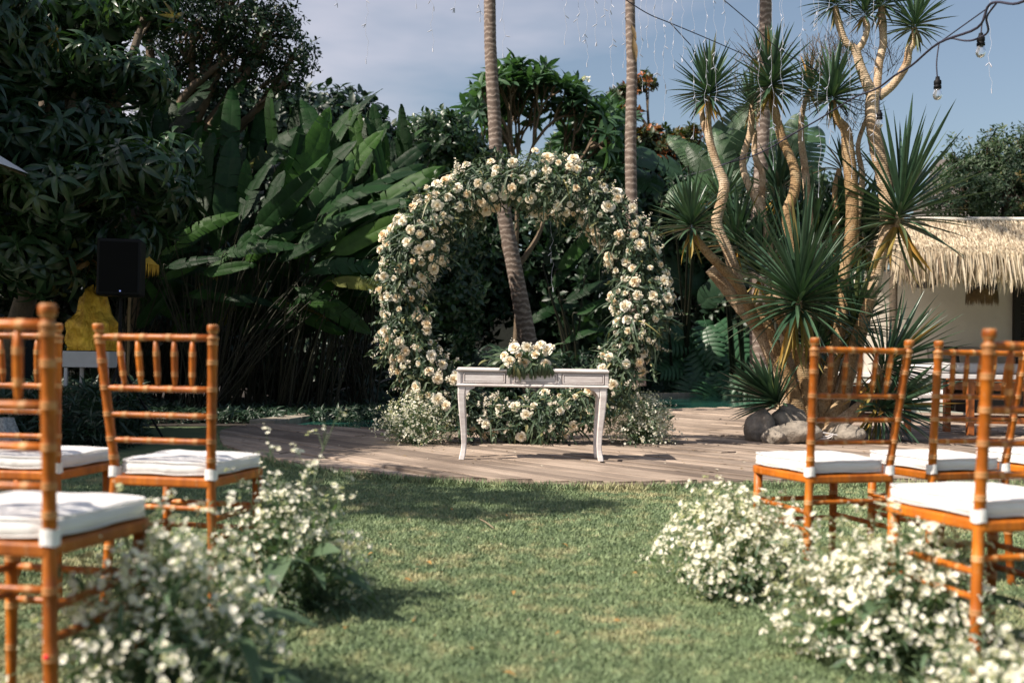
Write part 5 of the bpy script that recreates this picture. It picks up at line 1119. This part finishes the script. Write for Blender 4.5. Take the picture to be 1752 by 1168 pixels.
# hanging lamps
def lamp(label, px, py, d, r, fringe):
    p = at(px, py, d); t_ = thing('pendant_lamp', label, 'lamp', (p[0], d, p[2])); b = MB(); b.lathe([(.03, .30), (.10, .29), (r*.8, .20), (r, .05), (r*.96, -.02), (r*.6, -.10), (.02, -.12)], 20); b.build('shade', M_dark, t_)
    b = MB(); b.tube([[0, 0, .3], [0, 0, .9]], .008, 5); b.build('cord', M_dark, t_)
    if fringe:
        b = MB(); n = 500; a = rs.rand(n)*2*PI; b.inst(leaf(3, .05, .3, .05, .4, base=.7), np.stack([np.cos(a)*r*.95, np.sin(a)*r*.95, rs.uniform(-.10, -.02, n)], 1), np.stack([np.cos(a)*.12, np.sin(a)*.12, -np.ones(n)], 1), np.stack([np.cos(a), np.sin(a), np.zeros(n)], 1), rs.uniform(.18, .27, n)); b.build('fringe', M_drystem, t_, stuff=True)
lamp('dark round pendant lamp under the thatch', 1579, 482, 17.8, .27, False); lamp('dark pendant lamp with a straw fringe under the thatch', 1680, 492, 17.8, .27, True)
# house roof behind the hedge
HB = thing('neighbour_house', 'grey tiled roof of the neighbouring house behind the hedge', 'house', (16, 30, 0)); b = MB(); p0 = at(1500, 330, 29); p1 = at(1640, 262, 31)
b.add([[p0[0], 28, 3.6], [24, 28, 3.6], [24, 32, p1[2]+.3], [p0[0]+3.0, 32, p1[2]+.0]], [[0, 1, 2, 3]]); b.build('roof', plain('grey_roof', (.13, .115, .105), .9, var=.3, scale=2, bmp=.02), HB, (16, 30, 0), smooth=False); b = MB(); b.box((18, 30, 1.85), (11, 3.5, 3.7)); b.build('wall', M_wall, HB, (16, 30, 0), smooth=False)
# ---- loungers / daybeds in orange teak
def daybed(label, x, y, w_, d_, h_, rz, cush, dark=False):
    t_ = thing('teak_bench', label, 'bench', (x, y, ZD+.003), rz, 'orange teak benches on the deck'); g = .07
    for sx_ in (-1, 1):
        for sy in (-1, 1): b = MB(); b.box((sx_*(w_/2-g/2), sy*(d_/2-g/2), h_/2), (g, g, h_)); b.build('leg', M_orange, t_, smooth=False, bevel=.004)
    for sy in (-1, 1): b = MB(); b.box((0, sy*(d_/2-g/2), .17), (w_-2*g, .04, .07)); b.box((0, sy*(d_/2-g/2), h_-.06), (w_-2*g, .045, .09)); b.build('rail', M_orange, t_, smooth=False, bevel=.003)
    for sx_ in (-1, 1): b = MB(); b.box((sx_*(w_/2-g/2), 0, .17), (.04, d_-2*g, .07)); b.box((sx_*(w_/2-g/2), 0, h_-.06), (.045, d_-2*g, .09)); b.build('rail', M_orange, t_, smooth=False, bevel=.003)
    n = 7
    for i in range(n): b = MB(); b.box((0, -d_/2+(i+.5)*d_/n, h_+.012), (w_+.02, d_/n-.012, .022)); b.build('slat', M_orange, t_, smooth=False, bevel=.003)
    b = MB(); b.box((0, .04, h_/2+.08), (w_-.16, d_-.14, h_*.45)); b.build('basket_box', M_dark, t_, smooth=False)
p = gnd(1652, 745, ZD); daybed('orange teak bench standing at the right edge of the deck', p[0]+.62, p[1]+.35, 1.2, .62, .62, R(3), True)
p = gnd(1563, 741, ZD); daybed('orange teak bench half hidden by the yucca leaves', p[0]-.58, p[1]+.35, 1.15, .62, .55, R(-4), False)
def lounger(label, x, y, rz):
    t_ = thing('lounger', label, 'lounger', (x, y, ZD+.003), rz, 'white loungers behind the yucca'); b = MB(); b.box((0, 0, .26), (.65, 1.7, .06)); b.build('frame', M_canvas, t_, smooth=False, bevel=.01)
    for sx_ in (-1, 1):
        for sy in (-1, 1): b = MB(); b.box((sx_*.28, sy*.75, .115), (.05, .05, .23)); b.build('leg', M_canvas, t_, smooth=False, bevel=.005)
    pb = pad(.31, .31, -.8, .8, .295, .42, 10, 10); pb.build('mattress', M_canvas, t_); pb = pad(.28, .28, -.18, .18, .42, .56, 10, 10); pb.v = [v_+[0, .55, 0] for v_ in pb.v]; pb.build('pillow', M_canvas, t_)
p = gnd(1450, 722, ZD); lounger('white lounger seen between the yucca roots', p[0]+.1, p[1]+.5, R(80)); p = gnd(1592, 716, ZD); lounger('white lounger to the left of the tiled platform', p[0], p[1]+.6, R(70))

# ================================================================== LEFT EDGE: speaker, gold cloth, parasols
sp = at(208, 459, 9.2); s_ = FPX/9.2
SPK = thing('loudspeaker', 'black loudspeaker with a tiny blue light in the shade on the left', 'speaker', (sp[0], 9.2, sp[2]), R(12)); b = MB(); b.box((0, 0, 0), (.38, .32, .52)); b.build('cabinet', M_black, SPK, smooth=False, bevel=.02)
b = MB(); b.box((0, -.163, 0), (.33, .008, .46)); b.build('grille', plain('black_grille', (.006, .006, .006), .8, spec=.1, scale=150, bmp=.002), SPK, smooth=False, bevel=.003); b = MB(); b.box((.02, -.169, -.22), (.012, .004, .012)); b.build('light', M_led, SPK, smooth=False)
ST = thing('speaker_stand', 'black tripod stand carrying the loudspeaker', 'stand', (sp[0], 9.2, 0)); b = MB(); b.tube([[0, 0, .25], [0, 0, sp[2]-.265]], .018, 8); b.build('pole', M_black, ST)
for i in range(3): a = i*2.09+.4; b = MB(); b.tube([[0, 0, .75], [.42*math.cos(a), .42*math.sin(a), .012]], .012, 6); b.build('leg', M_black, ST)
# gold cloth bundle on a white table
gp = at(155, 600, 9.9); zt = gp[2]
WT = thing('white_side_table', 'small white table under the gold cloth', 'table', (gp[0]+.02, 9.95, 0)); b = MB(); b.box((0, 0, zt-.085), (.46, .42, .16)); b.build('table_top', M_white, WT, smooth=False, bevel=.008)
for sx_ in (-1, 1):
    for sy in (-1, 1): b = MB(); b.box((sx_*.2, sy*.18, (zt-.166)/2), (.03, .03, zt-.168)); b.build('leg', M_white, WT, smooth=False)
b = MB(); k = 48; lv = 26; V = []
for i in range(lv):
    f = i/(lv-1)
    for j in range(k):
        a = j/k*2*PI; fold = 1+.12*math.sin(a*7+f*3)*(1-f*.3)+.06*math.sin(a*13+f*9)+.05*math.sin(f*20+a*3); rr = (.235-.02*f-.075/(1+math.exp(-(f-.52)*22))+.02*math.sin(f*5))*fold
        if f > .93: rr *= (1-(f-.93)/.07*.9)
        V.append([rr*math.cos(a), rr*.7*math.sin(a), f*.62+.045*math.sin(a*3+1)*f*f])
b.add(V, [[i*k+j, i*k+(j+1) % k, (i+1)*k+(j+1) % k, (i+1)*k+j] for i in range(lv-1) for j in range(k)]); o = b.build('gold_cloth', M_gold); o.location = (gp[0], 9.95, zt+.003); tag(o, 'crumpled shiny gold cloth bundle on the white table behind the chairs', 'cloth')
# yellow ceremonial parasol behind the speaker
yp = at(224, 408, 9.75); YP = thing('ceremonial_parasol', 'yellow fringed parasol mostly hidden behind the loudspeaker', 'parasol', (yp[0], 9.75, 0)); b = MB(); k = 16
V = [[0, 0, yp[2]]]+[[.27*math.cos(j/k*2*PI), .27*math.sin(j/k*2*PI), yp[2]-.26] for j in range(k)]; b.add(V, [[0, 1+j, 1+(j+1) % k] for j in range(k)]); b.build('canopy', M_yellow, YP, smooth=False)
b = MB(); n = 60; a = np.linspace(0, 2*PI, n, endpoint=False); b.inst(leaf(2, .16, .3, 0, .4, base=.8), np.stack([.265*np.cos(a), .265*np.sin(a), np.full(n, yp[2]-.25)], 1), np.tile([0, 0, -1.], (n, 1)), np.stack([np.cos(a), np.sin(a), 0*a], 1), rs.uniform(.08, .14, n)); b.build('fringe', M_yellow, YP, stuff=True)
b = MB(); b.tube([[0, 0, 0], [0, 0, yp[2]+.08]], .014, 6); b.build('pole', M_drystem, YP)
# white parasol at the edge
wp = at(48, 297, 8.6); cx = wp[0]-1.45; WP = thing('white_parasol', 'edge of a white garden parasol at the left edge of the picture', 'parasol', (cx, 8.6, 0)); V = []; k = 8
for lv_, (r_, z_) in enumerate(((0.02, .62), (.5, .50), (1.0, .27), (1.45, 0))):
    for j in range(k*4):
        a = j/(k*4)*2*PI; sc_ = 1-.045*math.sin((j % 4)/4*PI)*r_/1.45; V.append([r_*sc_*math.cos(a), r_*sc_*math.sin(a), wp[2]+z_+.03*math.sin((j % 4)/4*PI)*(r_ > 1)])
b = MB(); k4 = k*4; b.add(V, [[i*k4+j, i*k4+(j+1) % k4, (i+1)*k4+(j+1) % k4, (i+1)*k4+j] for i in range(3) for j in range(k4)]); b.build('canopy', M_canvas, WP)
for j in range(k): a = j/k*2*PI; b = MB(); b.tube([[.02*math.cos(a), .02*math.sin(a), wp[2]+.58], [1.43*math.cos(a), 1.43*math.sin(a), wp[2]-.02]], .010, 4); b.build('rib', M_bark, WP)
b = MB(); b.tube([[0, 0, 0], [0, 0, wp[2]+.7]], .025, 8); b.build('pole', M_bark, WP)
# lace cloth at the edge
lc = gnd(4, 778, 0); b = MB(); k = 40; lv = 12; V = []
for i in range(lv):
    f = i/(lv-1)
    for j in range(k): a = j/k*2*PI; rr = (.17-.10*f)*(1+.13*math.sin(a*8+f*4)); V.append([rr*math.cos(a), rr*math.sin(a), .30*f])
b.add(V, [[i*k+j, i*k+(j+1) % k, (i+1)*k+(j+1) % k, (i+1)*k+j] for i in range(lv-1) for j in range(k)]); o = b.build('lace_cloth', plain('white_lace', (.55, .55, .55), .9, var=.6, scale=70, bmp=.01)); o.location = (lc[0], lc[1], .002); tag(o, 'white lace cloth heaped on the grass behind the left chairs', 'cloth')

# ================================================================== STRING LIGHTS
def catenary(a, c, sag, n=24): t_ = np.linspace(0, 1, n)[:, None]; p = a*(1-t_)+c*t_; p[:, 2] -= sag*4*(t_*(1-t_))[:, 0]; return p
FL = thing('festoon_light_string', 'dark festoon cable with hanging clear bulbs crossing the sky on the right', 'string lights', tuple(at(1752, -10, 5.0)))
FO = np.array(FL.location); b = MB()
pp = [(1790,-20,5.0),(1742,6,5.2),(1706,4,5.4),(1690,12,5.5),(1672,48,5.6),(1606,74,6.1),(1560,112,6.7),(1530,130,7.2),(1500,152,7.9),(1460,168,8.8),(1400,205,9.8),(1366,224,10.2),(1300,262,10.8),(1225,285,11.4)]
b.tube(*smooth_path([at(x, y, d) for x, y, d in pp], [.0075]*len(pp)), k=6)
pp2 = [(1606,74,6.1),(1625,66,6.0),(1650,70,5.9),(1668,68,5.8),(1690,55,5.6),(1688,30,5.55),(1706,4,5.4)]; b.tube(*smooth_path([at(x, y, d) for x, y, d in pp2], [.006]*len(pp2)), k=6)
b.tube(catenary(at(1690, 14, 5.5), at(1606, 74, 6.1), .0), .004, 5); b.build('cable', M_cable, FL, FO)
for (px, py, d, top) in ((1678, 66, 5.8, 12), (1604, 140, 6.1, 76), (1505, 195, 8.0, 152)):
    s = d/FPX; p = at(px, py, d); q = at(px+(10 if px == 1678 else 2), top, d); b = MB(); b.tube(*smooth_path([q, (p+q)/2+[-.01, 0, 0], p], [.0045]*3), k=5)
    dr = b.build('drop_wire', M_cable, FL, FO)
    b = MB(); r = .0235; b.lathe([(.001, .03), (r*.5, .03), (r*.6, .012), (r*.95, .004), (r*.95, -.018), (r*.8, -.022), (r*.98, -.028), (r*.98, -.044), (.001, -.046)], 14, None, p); b.build('socket', M_black, dr, FO)
    b = MB(); b.lathe([(r*.75, -.044), (r*.9, -.055), (r*1.15, -.075), (r*1.15, -.09), (r*.8, -.108), (.001, -.116)], 14, None, p); b.build('bulb', M_glass, dr, FO)
def cable(label, pts, r=.005):
    P = [at(x, y, d) for x, y, d in pts]; b = MB(); b.tube(*smooth_path(P, [r]*len(P)), k=5); o = b.build('wire', M_cable, None); return tag(o, label, 'wire', 'thin dark wires across the sky')
cable('thin dark wire running from the middle palm to the left yucca head', [(1050,-14,9),(1105,22,9.2),(1147,40,9.5),(1200,62,10),(1260,88,10.5),(1330,118,11)])
cable('short wire branching down to the left yucca head', [(1147,40,9.5),(1182,78,10.2)]); cable('faint wire between the yucca heads', [(1232,-5,9.5),(1285,40,10),(1330,82,10.5),(1400,122,11),(1470,150,11)])
cable('thin wire linking the lower yucca trunks', [(1165,303,10.9),(1230,285,10.8),(1290,258,10.8),(1366,224,10.6)], .004)
# icicle strands
ICI = [(628,102,9),(575,6,9),(712,8,9),(740,82,9),(778,14,8),(822,31,9),(862,92,9),(968,70,9),(990,64,9.2),(1004,108,9),(1020,72,9),(1035,37,9),(1047,145,9.3),(1068,110,10),(1097,150,9.5),(1108,75,9.3),(1122,125,9.4),(1137,200,9.6),(1152,110,9.3),(1168,100,9),(1188,232,10.2),(1208,195,10.3),(1224,168,10.3),(1240,70,9.5),(1300,210,10.4),(1322,285,10.5),(1338,200,10.4),(1372,235,10.4),(1402,332,10.5),(1418,240,10.4),(1455,300,10.6),(1497,270,10.6),(1694,152,8.0),(1340,70,9.6),(1395,40,9.4)]
ICL = {628: 'long icicle light strand hanging alone over the heliconia bank', 575: 'icicle light tip barely entering the sky beside the airy tree', 712: 'tiny icicle light end left of the long strand over the vine shrub', 740: 'icicle light strand hanging over the vine-covered shrub',
 778: 'faint short icicle strand between the vine shrub and the leaning palm', 822: 'icicle strand ending just left of the leaning palm trunk', 862: 'icicle strand ending just right of the leaning palm trunk', 968: 'icicle strand above the middle of the arch, first of the cluster', 990: 'icicle strand with a bright tip, second above the arch',
 1004: 'longest icicle strand above the frangipani crown', 1020: 'icicle strand next to the longest one above the frangipani', 1035: 'very short icicle strand left of the middle palm', 1047: 'thin long icicle strand closest to the left of the middle palm', 1068: 'icicle strand in front of the middle palm trunk',
 1137: 'long icicle strand reaching the almond tree leaves', 1188: 'long icicle strand hanging down the left yucca head', 1208: 'icicle strand through the centre of the left yucca head', 1300: 'icicle strand in front of the brown palm behind the yucca', 1322: 'icicle strand hanging beside the ochre yucca stem',
 1402: 'longest icicle strand among the yucca trunks', 1455: 'icicle strand against the thick ochre yucca trunk', 1497: 'icicle strand wound down the forked yucca trunk', 1694: 'icicle strand hanging alone near the festoon bulbs', 945: 'thin icicle strand hanging inside the hoop of the arch'}
wireG = 'icicle light strands hanging from above'
def strand(px, py, d, top=-60):
    a = at(px-2, top, d); c = at(px, py, d); n = max(6, int(np.linalg.norm(a-c)/.05)); t_ = np.linspace(0, 1, n)[:, None]; P = a*(1-t_)+c*t_; P[:, 0] += .012*np.sin(t_[:, 0]*17+px)+.008*np.sin(t_[:, 0]*41); o = thing('icicle_strand', ICL.get(int(px), 'short icicle light strand in the thick cluster between the middle palm and the yucca'), 'string lights', tuple(a), 0, wireG)
    b = MB(); b.tube(P, .0014, 4, rnd=.5); b.build('wire', M_wire, o, a); b = MB()
    m_ = max(4, n//3); idx = rs.randint(1, n, m_)
    for i in idx: dv = unit(np.array([rs.normal(0, .8), rs.normal(0, .4), -.8])); b.tube([P[i], P[i]+dv*.022, P[i]+dv*.046], [.0026, .0046, .0030], 4)
    b.tube([P[-1], P[-1]-[-.003, 0, .04]], .0042, 4); b.build('tiny_bulbs', M_wire, o, a, stuff=True)
for (px, py, d) in ICI: strand(px, py, d)
strand(945, 492, 9.6, 372)
# the high catenary the strands hang from
cable('high cable above the picture that carries the icicle lights', [(480,-60,9),(700,-55,9),(900,-62,9),(1100,-60,9.4),(1300,-62,10),(1500,-66,10.4),(1700,-64,8)], .006)
